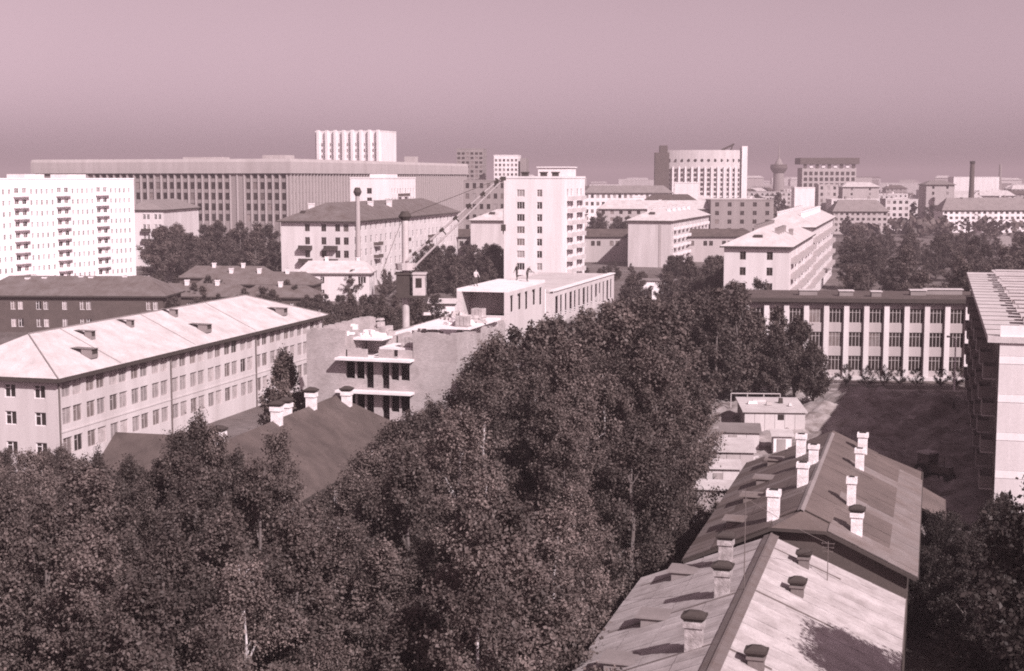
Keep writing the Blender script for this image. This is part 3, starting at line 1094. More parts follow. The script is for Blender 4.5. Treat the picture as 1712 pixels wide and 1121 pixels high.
for x, y, w in ((10.4, 6, 2.6), (15.8, 5, 2.0), (20.0, 4.0, 1.4), (26.5, 7, 2.2), (30.5, 9, 5.5), (35.0, 6, 1.8)):
    b = MB()
    b.box(x - w / 2, x + w / 2, y - .7, y + .7, SH + .45, SH + 1.15)
    b.box(x - w / 2 - .15, x + w / 2 + .15, y - .85, y + .85, SH + 1.15, SH + 1.3, 1)
    obj('roof_vent', b.mesh('roof_vent', [roof_mid, concrete]), h)

# ------------------------------------------------------------------ panel block at the right edge
RX, RY = 37.8, 109.5
RW, RD, RH = 14.0, 78.0, 16.3
lc = seq(2.2, 75.8, 24)
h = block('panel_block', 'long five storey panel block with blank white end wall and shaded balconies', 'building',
          RX, RY, GRID, RW, RD, RH, drab_shadew,  # wall colour darkened to carry the shade of the left face
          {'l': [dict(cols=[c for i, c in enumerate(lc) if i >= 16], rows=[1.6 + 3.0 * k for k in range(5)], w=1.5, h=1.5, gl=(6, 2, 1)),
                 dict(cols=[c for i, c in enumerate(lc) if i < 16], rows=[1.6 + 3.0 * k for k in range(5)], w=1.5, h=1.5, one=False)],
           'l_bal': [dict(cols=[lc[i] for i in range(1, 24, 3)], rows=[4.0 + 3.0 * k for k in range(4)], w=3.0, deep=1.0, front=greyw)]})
pan = {}
z = .3
while z < RH - .2:
    for z1, mname in ((z + 2.36, 'big'), (z + 2.98, 'band')):
        za = z if mname == 'big' else z + 2.38
        zb = min(z1, RH)
        for i in range(4):
            xa, xb = RW * i / 4 + .012, RW * (i + 1) / 4 - .012
            k = (round(zb - za, 2), mname)
            if k not in pan:
                b = MB()
                b.box(0, xb - xa, -.09 if mname == 'band' else -.06, .01, 0, zb - za)
                pan[k] = b.mesh('wall_panel', white if mname == 'band' else stucco)
            obj('wall_panel', pan[k], h, (xa, -.004, za))
    z += 3.0
b = MB()
b.box(-.9, RW + .9, -.25, RD + .5, RH + .02, RH + .5)
obj('roof', b.mesh('roof', concrete), h)
for k in range(25):
    b = MB()
    y = 4 + k * 2.9
    hgt = .45 + .12 * ((k * 7) % 3)
    b.box(2.4, RW - .4, y, y + 1.5, RH + .5, RH + .5 + hgt)
    b.box(2.0 + .3 * (k % 2), RW, y - .12, y + 1.62, RH + .5 + hgt, RH + .62 + hgt, 1)
    obj('roof_duct', b.mesh('roof_duct', [midw, concrete]), h)
for k in range(19):
    b = MB()
    b.box(-.95, 1.9, 1 + k * 4.0, 1.06 + k * 4.0, RH + .49, RH + .54)
    obj('roof_joint', b.mesh('roof_joint', dark), h)

# ------------------------------------------------------------------ sheds beside the grove
def shed(label, x, y, W, D, Hh, m, rm, rise=.25, door=True, rot=GRID, window=False):
    t = thing('shed', label, 'shed', x, y, 0, -R(rot))
    b = MB()
    b.box(0, W, 0, D, 0, Hh)
    obj('wall', b.mesh('wall', m), t)
    b = MB()
    b.poly([(-.25, -.3, Hh + .02), (W + .25, -.3, Hh + .02), (W + .25, D + .3, Hh + rise), (-.25, D + .3, Hh + rise)])
    b.box(-.25, W + .25, -.3, -.22, Hh - .1, Hh + .015)
    b.poly([(W + .25, -.3, Hh + .02), (W + .25, -.3, Hh - .08), (W + .25, D + .3, Hh + rise - .1), (W + .25, D + .3, Hh + rise)])
    b.poly([(-.25, -.3, Hh - .08), (-.25, -.3, Hh + .02), (-.25, D + .3, Hh + rise), (-.25, D + .3, Hh + rise - .1)])
    obj('roof', b.mesh('roof', rm), t)
    n = max(2, int(W / 1.1))
    for i in range(n):
        b = MB()
        xa = W * i / n
        b.box(xa + .02, xa + W / n - .02, -.05, -.003, .08, Hh - .12)
        obj('plank', b.mesh('plank', m), t)
    if window:
        b = MB()
        b.box(W * .55, W * .55 + .7, -.1, -.052, Hh - .95, Hh - .35)
        obj('window', b.mesh('window', glass), t)
    if door:
        b = MB()
        b.box(W * .2, W * .2 + .9, -.1, -.052, .05, 1.9)
        obj('door', b.mesh('door', wood), t)
    return t
shed('broad pale shed with small dark window and cluttered flat roof by the dug yard', 26.4, 159.5, 6.8, 9, 2.7, pale, concrete, .2, False, 4, True)
shed('pale plank shed with lean roof beside the eave of the dark barrack', 18.3, 136.6, 5.2, 5.5, 2.6, midw, concrete, .3, False, 6)
shed('small pale plank closet with bright door frame in front of the lean roofed shed', 18.0, 129.4, 3.0, 2.6, 2.4, pale, roof_light, .25, True, 6)
shed('low pale shed squeezed between the grove and the cluttered yard', 22.2, 149, 4.0, 4.0, 2.3, pale, roof_mid, .2, True, 8)
shed('tiny pale outhouse with pitched lid standing in the cluttered yard', 27.3, 146.5, 1.9, 1.9, 2.3, whitec, roof_light, .3, True, 5)
shed('low plank lean-to against the fence near the bushes', 16.2, 122.5, 3.2, 2.6, 2.0, wood, roof_light, .2, False, 12)
t = thing('railing', 'pale pipe railing standing behind the broad cluttered shed', 'railing', 27.0, 173.5, 0, -R(4))
for k in range(4):
    b = MB()
    b.tube((2.0 * k, 0, 0), (2.0 * k, 0, 2.6), .06, n=6)
    obj('post', b.mesh('post', metal_l), t)
b = MB()
b.tube((0, 0, 2.6), (6, 0, 2.6), .07, n=6)
obj('top_rail', b.mesh('top_rail', metal_l), t)
t = thing('plank_fence', 'grey plank fence running between the sheds and the barrack', 'fence', *off(14.2, 113, 0, 0), 0, -R(GRID))
b = MB()
b.box(-.03, .03, 0, 26, .5, .6)
b.box(-.03, .03, 0, 26, 1.3, 1.4)
obj('rail', b.mesh('rail', wood), t)
pl = MB()
pl.box(-.02, .02, 0, .19, .05, 1.75)
plm = pl.mesh('plank', wood)
for k in range(118):
    obj('plank', plm, t, (-.055, k * .22, .02 * math.sin(k * 1.9)))
def junk(label, x, y, n, r, hgt, s, m, cat='heap'):
    b = MB()
    for _ in range(n):
        a, q = rng.uniform(0, 6.28), math.sqrt(rng.random())
        px_, py_, pz = r * q * math.cos(a), r * q * math.sin(a), hgt * (1 - q) * rng.random()
        w, d, hh = s * rng.uniform(.3, 1.6), s * rng.uniform(.3, 1.6), s * rng.uniform(.2, .7)
        b.box(px_ - w, px_ + w, py_ - d, py_ + d, max(0, pz - hh), pz + hh, 0, (w * .3 * rng.random(), d * .3 * rng.random()))
    thing('scrap_heap', label, cat, x, y, .012, rng.uniform(0, 3), None, b.mesh('scrap_heap', m))
junk('bright heap of sheet scrap at the back of the cluttered yard', 25.6, 151.5, 22, 1.5, .8, .5, whitec)
junk('pale scrap heap leaning by the tiny outhouse', 24.6, 143.4, 30, 1.6, .9, .4, pale)
junk('heap of pale boards next to the lean-to', 18.6, 119.6, 26, 1.4, .6, .45, pale)
junk('pale firewood heap between the lean roofed shed and the barrack eave', 23.2, 128.8, 36, 1.5, .9, .3, wood)
rt = thing('roof_clutter', 'pale junk boxes lying on the flat roof of the broad shed', 'junk', 29.2, 163.5, 2.83, 0)
for k, (x, y, w, d, z) in enumerate(((-1.2, .2, 1.1, .5, .35), (.6, -.5, .7, .4, .4), (2.2, .9, .5, .5, .6), (-.2, 1.6, 1.6, .3, .3), (2.9, -1.2, .4, .4, .35))):
    b = MB()
    b.box(x - w / 2, x + w / 2, y - d / 2, y + d / 2, .02, z, 0, (.05, .05))
    obj('box', b.mesh('box', [whitec, midw, dark, pale, pale][k]), rt)

shed('dark roofed plank hut with one bleached board standing in a gap of the grove', -.8, 110.5, 4.2, 4.5, 2.6, wood, roof_dark, .5, False, 14)
b = MB()
b.box(-.35, .35, -.05, .05, 0, 2.4)
b.box(-.12, .3, -.06, .06, 2.4, 2.9, 0, (.1, 0))
thing('bleached_boards', 'bleached upright boards leaning on the plank hut in the grove gap', 'boards', 1.6, 109.2, .0, -.2, None, b.mesh('bleached_boards', whitec))
junk('pale broken slabs dumped by the spoil mounds of the dug yard', 55.5, 158, 14, 1.6, .9, .5, concrete)
junk('dark heap of clods and scrap near the tractor', 44.0, 141, 30, 1.8, .9, .4, darkw)
junk('pale pipes and boards strewn on the churned earth', 47.5, 166, 18, 1.8, 1.2, .45, pale)
# ------------------------------------------------------------------ lamp post, tractor, mound kerb
t = thing('lamp_post', 'slender pale concrete lamp post before the white pilasters of the school', 'lamp post', 60.6, 193.0, 0, 0)
b = MB()
b.tube((0, 0, 0), (0, 0, 7.2), .14, .09, 8)
obj('pole', b.mesh('pole', whitec), t)
b = MB()
b.tube((0, 0, 7.1), (-.9, -.3, 7.5), .05, n=6)
obj('arm', b.mesh('arm', metal_l), t)
b = MB()
b.tube((-.8, -.27, 7.46), (-1.3, -.43, 7.52), .08, .16, n=8)
obj('lamp_head', b.mesh('lamp_head', metal), t)

def tractor(x, y, rz):
    t = thing('tractor', 'dark wheeled tractor with boxy cab parked in the dug yard', 'tractor', x, y, .42, rz)
    b = MB()
    b.box(-.42, .42, -2.1, .1, .75, 1.45, 0, (.06, .05))
    b.box(-.3, .3, -.1, 1.1, .6, 1.1)
    obj('body', b.mesh('body', metal), t)
    b = MB()
    for sx in (-.68, .68):
        for sy in (.05, 1.25):
            b.box(sx - .05, sx + .05, sy - .05, sy + .05, 1.1, 2.45)
    b.box(-.73, .73, 0, 1.3, 1.05, 1.5)
    cab = obj('cab', b.mesh('cab', metal), t)
    b = MB()
    b.box(-.82, .82, -.12, 1.42, 2.45, 2.6, 0, (.05, .05))
    obj('cab_roof', b.mesh('cab_roof', pale), cab)
    b = MB()
    b.box(-.63, .63, .02, .06, 1.5, 2.44)
    b.box(-.7, -.66, .1, 1.2, 1.5, 2.44)
    b.box(.66, .7, .1, 1.2, 1.5, 2.44)
    obj('cab_glass', b.mesh('cab_glass', glass_c), cab)
    for sx, sy, r, w in ((-.85, .75, .75, .4), (.85, .75, .75, .4), (-.65, -1.6, .45, .26), (.65, -1.6, .45, .26)):
        b = MB()
        b.tube((sx - w / 2, sy, r), (sx + w / 2, sy, r), r, n=18)
        wh = obj('wheel', b.mesh('wheel', black), t)
        b = MB()
        b.tube((sx - w / 2 - .02, sy, r), (sx + w / 2 + .02, sy, r), r * .5, n=12)
        obj('rim', b.mesh('rim', metal_l), wh)
    b = MB()
    b.tube((.2, -1.1, 1.4), (.2, -1.1, 2.3), .05, n=6)
    obj('exhaust_pipe', b.mesh('exhaust_pipe', metal), t)
tractor(40.2, 133.5, R(35))
# ------------------------------------------------------------------ middle distance
def chims(root, pts, w=.8, h=1.6, m=lime, hood=None):
    for x, y, z in pts:
        put_chimney(root, x, y, z, w, w, h, m, hood)

# white nine storey tower
TX, TY = -2.0, 352.0
TW, TD, TH = 14.7, 24.0, 28.9
rows9 = [24.4 - 3.0 * k for k in range(8)]
h = block('point_tower', 'white nine storey tower standing behind the unfinished brick block', 'building',
          TX, TY, GRID, TW, TD, TH, white,
          {'f': [dict(cols=[4.3], rows=rows9, w=2.0, h=1.75, style='tri', fm=frame_w, gl=(5, 2, 1)), dict(cols=[9.1], rows=rows9, w=1.35, h=1.75, style='cas', fm=frame_w, gl=(5, 2, 1))],
           'r': [dict(cols=[6, 10, 16, 20], rows=rows9, w=1.6, h=1.9, gl=(4, 2, 1))],
           'r_bal': [dict(cols=[8, 18], rows=[r - .9 for r in rows9], w=5.0, deep=1.3, slab=white, front=pale)]},
          roof=('flat', concrete, .5))
b = MB()
b.box(6.5, 14.0, 8, 17, TH - .1, TH + 2.6)
b.box(6.2, 14.3, 7.7, 17.3, TH + 2.6, TH + 2.9)
obj('lift_house', b.mesh('lift_house', white), h)
for x, y in ((4.3, 4), (8.8, 5), (11.8, 5)):
    b = MB()
    b.box(x - .7, x + .7, y - .7, y + .7, TH - .2, TH + 1.3)
    b.box(x - .9, x + .9, y - .9, y + .9, TH + 1.3, TH + 1.6)
    obj('roof_vent', b.mesh('roof_vent', dark), h)

# long white nine storey slab (left)
SLA = 21.0
sx, sy = off(-133.6, 370.1, -13, -36, SLA)
SD_ = 95.0
rows = [24.6 - 2.95 * k for k in range(9)]
cc, bc = [], []
y = 2.0
cols_f, cols_d = [], []
for s_ in range(6):              # sections: windows, then a shaded loggia column
    base = SD_ - 2.4 - s_ * 17.2
    for d in (0, 2.3, 4.4, 6.4, 8.6):
        cols_f.append(base - d)
    bc += [base - 11.4, base - 14.4]
h = block('slab_block', 'long dazzling white nine storey slab block with columns of loggias', 'building',
          sx, sy, SLA, 13, SD_, 28.6, whiter,
          {'r': [dict(cols=[c for c in cols_f if c > 1], rows=rows, w=.95, h=1.4, gl=(0, 3, 5)),
                 dict(cols=[c for c in bc if c > 2], rows=rows, w=1.8, h=1.7, gl=(2, 3, 1))],
           'r_bal': [dict(cols=[c for c in bc[::2] if c > 2], rows=[r - .5 for r in rows], w=2.2, deep=1.0, slab=white, front=whiter),
                     dict(cols=[c for c in bc[1::2] if c > 2], rows=[r - .5 for r in rows], w=2.9, deep=1.1, slab=white, front=whiter)]},
          roof=('flat', concrete, .35))
for y in (20, 38, 56, 74):
    b = MB()
    b.box(3, 9, y - 4, y + 4, 28.3, 30.0)
    obj('lift_house', b.mesh('lift_house', white), h)

# white block with dark balconies peeping out beyond the slab
x_, y_ = -128, 470
block('white_apartment_house', 'white apartment house end with two columns of dark balconies beside the dazzling slab', 'building',
      x_, y_, 4, 13.5, 40, 18.6, stucco,
      {'f': [dict(cols=[7.0, 8.3, 10.8, 12.2], rows=[2.2 + 3.3 * k for k in range(5)], w=.9, h=1.7, gl=(3, 1, 1))],
       'f_bal': [dict(cols=[7.6, 11.5], rows=[4.8 + 3.3 * k for k in range(3)], w=2.9, front=dark, slab=darkw, deep=1.2)]},
      roof=('hip', roof_mid, 3.2, .7, 5, 5, 'y'))

# five storey house with dark hipped roof
GX, GY = -60.3, 372.0
f5 = [1.6 + 3.4 * k for k in range(5)]
h = block('stuccoed_house', 'white five storey stuccoed house with dark hipped roof and dark balconies', 'building',
          GX, GY, 13.0, 19.4, 105, 17.9, stucco,
          {'f': [dict(cols=[7.3, 11.8, 15.6, 17.9], rows=f5, w=1.35, h=1.9, gl=(6, 1, 0), fm=frame_d)],
           'r': [dict(cols=seq(3, 101, 24), rows=f5, w=1.5, h=1.9, gl=(4, 2, 2))],
           'f_bal': [dict(cols=[6.9, 13.9], rows=[7.2, 10.6], w=3.4, deep=1.5, front=dark, slab=darkw)],
           'r_bal': [dict(cols=[20, 46, 72], rows=[7.4, 10.8], w=4.5, deep=1.3, front=darkw)]},
          roof=('hip', roof_brown, 4.6, 1.0, 9, 9, 'y'))
chims(h, [(5.5, 8, 20.4), (6, 40, 20.2), (12.5, 36, 20.5), (13.5, 50, 20.5), (6.5, 70, 20.6)], 1.3, 2.0, lime)
d_ = MB()
d_.box(-.8, .8, -1.0, 1.0, 0, 1.3, 0, (.3, 0))
obj('dormer', d_.mesh('dormer', dark), h, (5, 3.6, 19.2))

# boiler house chimney in front of it
t = thing('boiler_chimney', 'pale round boiler chimney with flaring dark head before the stuccoed house', 'chimney', -37.4, 346, 0, 0)
b = MB()
b.tube((0, 0, 0), (0, 0, 24.7), .72, .52, 16)
obj('shaft', b.mesh('shaft', midw), t)
b = MB()
b.tube((0, 0, 24.6), (0, 0, 25.6), .55, 1.05, 12)
b.tube((0, 0, 25.6), (0, 0, 26.7), 1.05, .6, 12)
obj('head', b.mesh('head', dark), t)

# small white house
h = block('small_white_house', 'small white two storey house with pale hipped roof in front of the stuccoed house', 'house',
          -50.5, 336, 1.5, 16.8, 9.5, 6.7, stucco,
          {'f': [dict(cols=[2.3, 5.6, 12.2], rows=[1.2, 4.3], w=1.0, h=1.5, gl=(6, 1, 0)), dict(cols=[15.0], rows=[4.2], w=1.9, h=1.6, gl=(6, 1, 0), style='tri')],
           'r': [dict(cols=[3, 6.5], rows=[1.2, 4.3], w=1.0, h=1.5)]},
          roof=('hip', roof_light, 2.6, .6, 2.2, 2.2, 'x', roof_mid))
chims(h, [(6, 5, 9.0), (13.5, 5.5, 8.8)], .8, 1.3)

# white nine storey house in front of the office hulk
h = block('white_apartment_house', 'white nine storey house rising between the stuccoed roof and the office hulk', 'building',
          -51.5, 455, 10, 13.0, 34, 28.8, white,
          {'f': [dict(cols=[6.3], rows=[3 + 3.0 * k for k in range(8)], w=1.6, h=1.8, gl=(5, 0, 0), fm=frame_d)],
           'r': [dict(cols=seq(3, 31, 9), rows=[3 + 3.0 * k for k in range(8)], w=1.3, h=1.6, gl=(3, 2, 2), one=False)],
           'r_bal': [dict(cols=[12, 20], rows=[11 + 3 * k for k in range(5)], w=3.4, front=darkw, deep=1.2)]},
          roof=('flat', concrete, .4))
b = MB()
b.box(4, 9, 9, 25, 28.6, 30.2)
obj('lift_house', b.mesh('lift_house', white), h)

# ---- the office hulk
OA = GRID
ox, oy = off(-77.8, 500, -103, 0, OA)
OW, OD, OH = 103.0, 196.0, 31.2
fr_ = [2.5 + 3.75 * k for k in range(8)]
bays = [c for c in seq(103 - 2.2, 103 - 2.2 - 2.75 * 30, 31)]
bays_ok = [c for i, c in enumerate(bays) if i not in (6, 7)]
h = block('office_hulk', 'huge grey office building with sloping pale cornice and rows of upright fins', 'building',
          ox, oy, OA, OW, OD, OH, greyw,
          {'f': [dict(cols=bays_ok[:30], rows=fr_[3:], w=1.55, h=2.5, gl=(7, 1, 0), fm=frame_d, style='one')],
           'r': [dict(cols=seq(2, 194, 70), rows=fr_[2:], w=1.1, h=2.6, one=False, gl=(0, 3, 2))]})
b = MB()
zc = [(OH - .6, .85), (OH + 1.2, .9), (OH + 3.4, .9), (OH + 4.4, .5), (OH + 4.5, .0)]
for i in range(len(zc) - 1):
    (za, oa), (zb, ob) = zc[i], zc[i + 1]
    q = lambda z_, o_: [(-o_, -o_, z_), (OW + o_, -o_, z_), (OW + o_, OD + o_, z_), (-o_, OD + o_, z_)]
    A_, B_ = q(za, oa), q(zb, ob)
    for k in range(4):
        l = (k + 1) % 4
        b.poly([A_[k], A_[l], B_[l], B_[k]])
b.poly(q(OH + 4.5, .0))
obj('cornice', b.mesh('cornice', midw), h)
for e_ in [c + 1.375 for c in bays] + [bays[-1] - 1.375]:
    b = MB()
    b.box(e_ - .25, e_ + .25, -.35, .003, 1, OH)
    obj('fin', b.mesh('fin', midw), h)
fm_ = MB()
fm_.box(0, .55, -.16, .16, 1, OH)
fmm = fm_.mesh('fin', midw)
for e_ in seq(.6, 195.4, 71):
    obj('fin', fmm, h, (OW, e_, 0))
for x, y, w, d, hh in ((70, 60, 10, 8, 2.5), (96, 140, 5, 4, 3.0), (60, 20, 16, 6, 1.2)):
    b = MB()
    b.box(x - w / 2, x + w / 2, y - d / 2, y + d / 2, OH + 4.2, OH + 4.2 + hh)
    obj('plant_room', b.mesh('plant_room', midw), h)

# white finned tower rising behind the hulk
x_, y_ = off((527 - 856) / FPX * 830, 830, 0, 0)
h = block('finned_tower', 'bright white tower with stepped upright fins rising above the office hulk', 'building',
          x_, y_ + 8, GRID, 42, 22, 55.5, white,
          {'f': [dict(cols=[c + d for c in seq(5, 37, 7) for d in (-.95, .95)], rows=[3 + 3.4 * k for k in range(14)], w=.75, h=1.9, one=False, gl=(4, 3, 1))]},
          roof=('flat', concrete, .6))
for i, e_ in enumerate(seq(2.3, 39.7, 8)):
    b = MB()
    b.box(e_ - .7, e_ + .7, -2.0, .003, 0, 56.6 - .1 * (i % 2))
    b.box(e_ - 1.5, e_ - .7, -.6, .003, 0, 54)
    obj('fin', b.mesh('fin', white), h)
b = MB()
b.box(1.0, 1.7, -.5, -.01, 30, 52)
obj('dark_slot', b.mesh('dark_slot', dark), h)

def far_tower(label, px0, px1, ytop, Y, m, cols, rows_n, rot=GRID, roof_m=concrete, D=18, gl=(5, 2, 0), w=1.6, top=1.2, group=None, name='far_apartment_tower'):
    x0 = (px0 - 856) / FPX * Y
    x1 = (px1 - 856) / FPX * Y
    W = (x1 - x0) / math.cos(R(rot))
    Hh = height_at((px0 + px1) / 2, ytop, Y)
    fh = (Hh - top - 1) / rows_n
    return block(name, label, 'building', x0, Y, rot, W, D, Hh, m,
                 {'f': [dict(cols=seq(W / cols / 2, W - W / cols / 2, cols), rows=[1.5 + fh * k for k in range(rows_n)], w=w, h=fh * .55, one=False, gl=gl)],
                  'r': [dict(cols=seq(2, D - 2, max(2, int(D / 4))), rows=[1.5 + fh * k for k in range(rows_n)], w=w, h=fh * .55, one=False, gl=gl)]},
                 roof=('flat', roof_m, .5), group=group)
far_tower('grey high rise with dark window grid behind the end of the office hulk', 764, 808, 249, 900, greyw, 6, 16, 6, w=1.9)
h = far_tower('half finished pale high rise with gaps near the crane jib tip', 826, 866, 260, 880, white, 6, 14, 6, w=1.4, gl=(2, 3, 2))
b = MB()
b.box(16.2, 20, -.6, 17, 0, 41)
obj('shaded_strip', b.mesh('shaded_strip', greyw), h)  # grey box paints the shaded strip beside the high rise

# ---- curved hotel
t = thing('curved_hotel', 'tall curved hotel with white fins, round top windows and white end pylon', 'hotel', 120.0, 905, 0, -R(4))
HW = 50.0
n = 26
Ra = 38.0
def arc(f_, r=Ra):
    a = R(-128 + 76 * f_)
    return r * math.cos(a) / (2 * math.sin(R(38))) * (HW / Ra), r * math.sin(a) + Ra
b = MB()
HT = 46.5
pts = [arc(i / n) for i in range(n + 1)]
for i in range(n):
    p, q = pts[i], pts[i + 1]
    b.poly([(p[0], p[1], 0), (q[0], q[1], 0), (q[0], q[1], HT), (p[0], p[1], HT)])
b.poly([(*p, HT) for p in pts] + [(pts[-1][0], pts[-1][1] + 14, HT), (pts[0][0], pts[0][1] + 14, HT)])
for p, q in ((pts[-1], (pts[-1][0], pts[-1][1] + 14)), ((pts[-1][0], pts[-1][1] + 14), (pts[0][0], pts[0][1] + 14)), ((pts[0][0], pts[0][1] + 14), pts[0])):
    b.poly([(*p, 0), (*q, 0), (*q, HT), (*p, HT)])
obj('wall', b.mesh('wall', pale), t)
for i in range(2, 26, 2):
    p = arc(i / n)
    b = MB()
    b.box(p[0] - .5, p[0] + .5, p[1] - 1.1, p[1] + .3, 8, 36.0)
    obj('fin', b.mesh('fin', white), t)
st = MB()
for i in range(1, 26, 2):
    p = arc(i / n)
    b = MB()
    b.tube((p[0], p[1] - .12, 40.0), (p[0], p[1] + .3, 40.0), 1.0, n=10)
    obj('round_window', b.mesh('round_window', glass), t)
    for k in range(9):
        st.box(p[0] - .8, p[0] + .8, p[1] - .1, p[1] + .3, 9 + 3.0 * k, 10.8 + 3.0 * k)
obj('window_rows', st.mesh('window_rows', glass), t, kind='stuff')
b = MB()
pl_ = pts[0]
b.box(pl_[0] - 4.5, pl_[0] + 4.5, pl_[1] - 6, pl_[1] + 10, 0, 45.0)
b.box(pl_[0] - 1.5, pl_[0] + 3.5, pl_[1] - 4, pl_[1] + 8, 45.0, 49.5)
obj('stair_tower', b.mesh('stair_tower', darkw), t)
b = MB()
pr_ = pts[-1]
b.box(pr_[0] + .5, pr_[0] + 4.0, pr_[1] - 2, pr_[1] + 14, 0, 49.0)
obj('pylon', b.mesh('pylon', white), t)
b = MB()
b.tube((pr_[0] - 12, pr_[1] + 4, HT), (pr_[0] - 4, pr_[1] + 4, 50.5), .8, .6, 6)
b.tube((pr_[0] - 6, pr_[1] + 4, HT), (pr_[0] - 5, pr_[1] + 4, 50), .5, n=6)
obj('roof_jib', b.mesh('roof_jib', dark), t)

# ---- observation tower with spire, flat topped hall, factory stack
t = thing('spire_tower', 'dark drum shaped tower with thin spire far off on the skyline', 'tower', (1299 - 856) / FPX * 1500, 1500, 0, 0)
b = MB()
b.tube((0, 0, 0), (0, 0, 34), 6.5, 5.5, 16)
obj('shaft', b.mesh('shaft', greyw), t)
b = MB()
b.tube((0, 0, 34), (0, 0, 39), 5.8, 9.0, 20)
b.tube((0, 0, 39), (0, 0, 43), 9.0, 8.4, 20)
obj('drum', b.mesh('drum', darkw), t)
b = MB()
b.tube((0, 0, 43), (0, 0, 49), 4.5, 1.6, 12)
b.tube((0, 0, 49), (0, 0, 68), .9, .25, 8)
obj('spire', b.mesh('spire', greyw), t)
Y = 1150
x0 = (1338 - 856) / FPX * Y
t = thing('flat_topped_hall', 'wide flat topped hall with dark overhanging upper floor on the skyline', 'building', x0, Y, 0, -R(3))
b = MB()
b.box(0, 43, 0, 26, 0, 37)
obj('wall', b.mesh('wall', midw), t)
b = MB()
b.box(-2, 45, -2, 28, 40, 45)
obj('roof', b.mesh('roof', darkw), t)
for k in range(9):
    b = MB()
    b.box(1 + 4.8 * k, 3.6 + 4.8 * k, -.5, 1, 37, 40)
    obj('pier', b.mesh('pier', white if k % 2 else darkw), t)
st = MB()
for k in range(10):
    for j in range(3):
        st.box(1.5 + 4.2 * k, 4 + 4.2 * k, -.2, .2, 22 + 4.6 * j, 24.8 + 4.6 * j)
obj('window_rows', st.mesh('window_rows', glass), t, kind='stuff')
t = thing('factory_stack', 'tall dark brick factory chimney standing over the hipped school roof', 'chimney', (1626 - 856) / FPX * 800, 806, 0, 0)
b = MB()
b.tube((0, 0, 0), (0, 0, 37.0), 1.9, 1.2, 16)
obj('shaft', b.mesh('shaft', darkw), t)
b = MB()
b.tube((0, 0, 37.0), (0, 0, 38.4), 1.45, 1.4, 16)
obj('crown', b.mesh('crown', black), t)
t = thing('far_stack', 'thin distant chimney faint above the roofs at the right', 'chimney', (1667 - 856) / FPX * 1600, 1600, 0, 0)
b = MB()
b.tube((0, 0, 0), (0, 0, 44), 2.4, 1.4, 12)
obj('shaft', b.mesh('shaft', greyw), t)

# ---- five storey row on the right, two stepped sections
f5 = [1.4 + 3.0 * k for k in range(5)]
rx, ry = off(52.8, 270.7, -12.4, 0, 15.5)
def row_section(label, y0, L, e, rise, hip0, wins, seed):
    x, y = off(rx, ry, 0, y0, 15.5)
    n_ = int(L / 3.3)
    cs = seq(2.2, L - 2.2, n_)
    k_ = (e - 16) / 5
    rws = [1.4 + (3.0 + k_) * k for k in range(5)]
    h = block('apartment_row', label, 'building', x, y, 15.5, 12.4, L, e, stucco,
              {'f': [dict(cols=[3.6, 8.7], rows=rws, w=1.15, h=1.55, gl=(6, 1, 0), fm=frame_d)] if wins else [],
               'r': [dict(cols=cs, rows=rws, w=1.7, h=1.6, gl=(4, 2, 2))],
               'r_bal': [dict(cols=cs[1::3] + cs[2::6], rows=[r - .75 for r in rws[1:]], w=3.0, deep=1.15, front=midw, slab=concrete)]},
              roof=('hip', roof_light, rise, .8, hip0, 6.5, 'y', dark), seed=seed)
    return h
h = row_section('white five storey row with chimneyed pale hipped roof, its end wall showing two windows', 0, 66, 16.0, 3.3, 6.0, True, 4)
chims(h, [(9.0, 12 + 5 * k, 17.6) for k in range(4)] + [(4.0, 20 + 4.5 * k, 17.9) for k in range(9)] + [(10.5, 27, 16.9)], .85, 1.5, greyw)
d_ = MB()
d_.box(-1.0, 1.0, -1.2, .8, 0, .9, 0, (.2, 0))
obj('dormer', d_.mesh('dormer', dark), h, (6.2, 3.2, 17.2))
h = row_section('taller far section of the white row with stepped pale roof', 66.4, 95, 17.5, 3.4, 6.0, False, 5)
chims(h, [(4.0, 8 + 6.5 * k, 19.4) for k in range(12)] + [(9.2, 14 + 9 * k, 19.4) for k in range(8)], .95, 1.6, lime)

# blank-ended five storey house
bx, by = 38.0, 466.5
h = block('blank_ended_house', 'pale five storey house with blank brick end wall and balconied flank', 'building',
          bx, by, GRID, 14.2, 80, 15.2, pale,
          {'r': [dict(cols=seq(3, 77, 20), rows=[1.3 + 2.85 * k for k in range(5)], w=1.9, h=1.6, gl=(5, 2, 1))],
           'f': [dict(cols=[10.6], rows=[2.3 + 2.85 * k for k in range(5)], w=.7, h=.9, gl=(5, 1, 0))],
           'r_bal': [dict(cols=seq(7, 73, 9), rows=[3.4 + 2.85 * k for k in range(4)], w=3.2, deep=1.2, front=white)]},
          roof=('hip', roof_light, 3.6, .8, 7, 7, 'y', roof_dark))
chims(h, [(5, 10 + 9 * k, 17.2) for k in range(7)] + [(9.5, 22 + 10 * k, 17.2) for k in range(5)], 1.1, 1.7, lime)
d_ = MB()
d_.box(-1.0, 1.0, -1.2, .8, 0, 1.0, 0, (.2, 0))
obj('dormer', d_.mesh('dormer', dark), h, (7.3, 4.0, 16.9))
b = MB()
b.box(10.2, 11.0, -.12, -.003, 0, 15.0)
obj('pipe_duct', b.mesh('pipe_duct', midw), h)

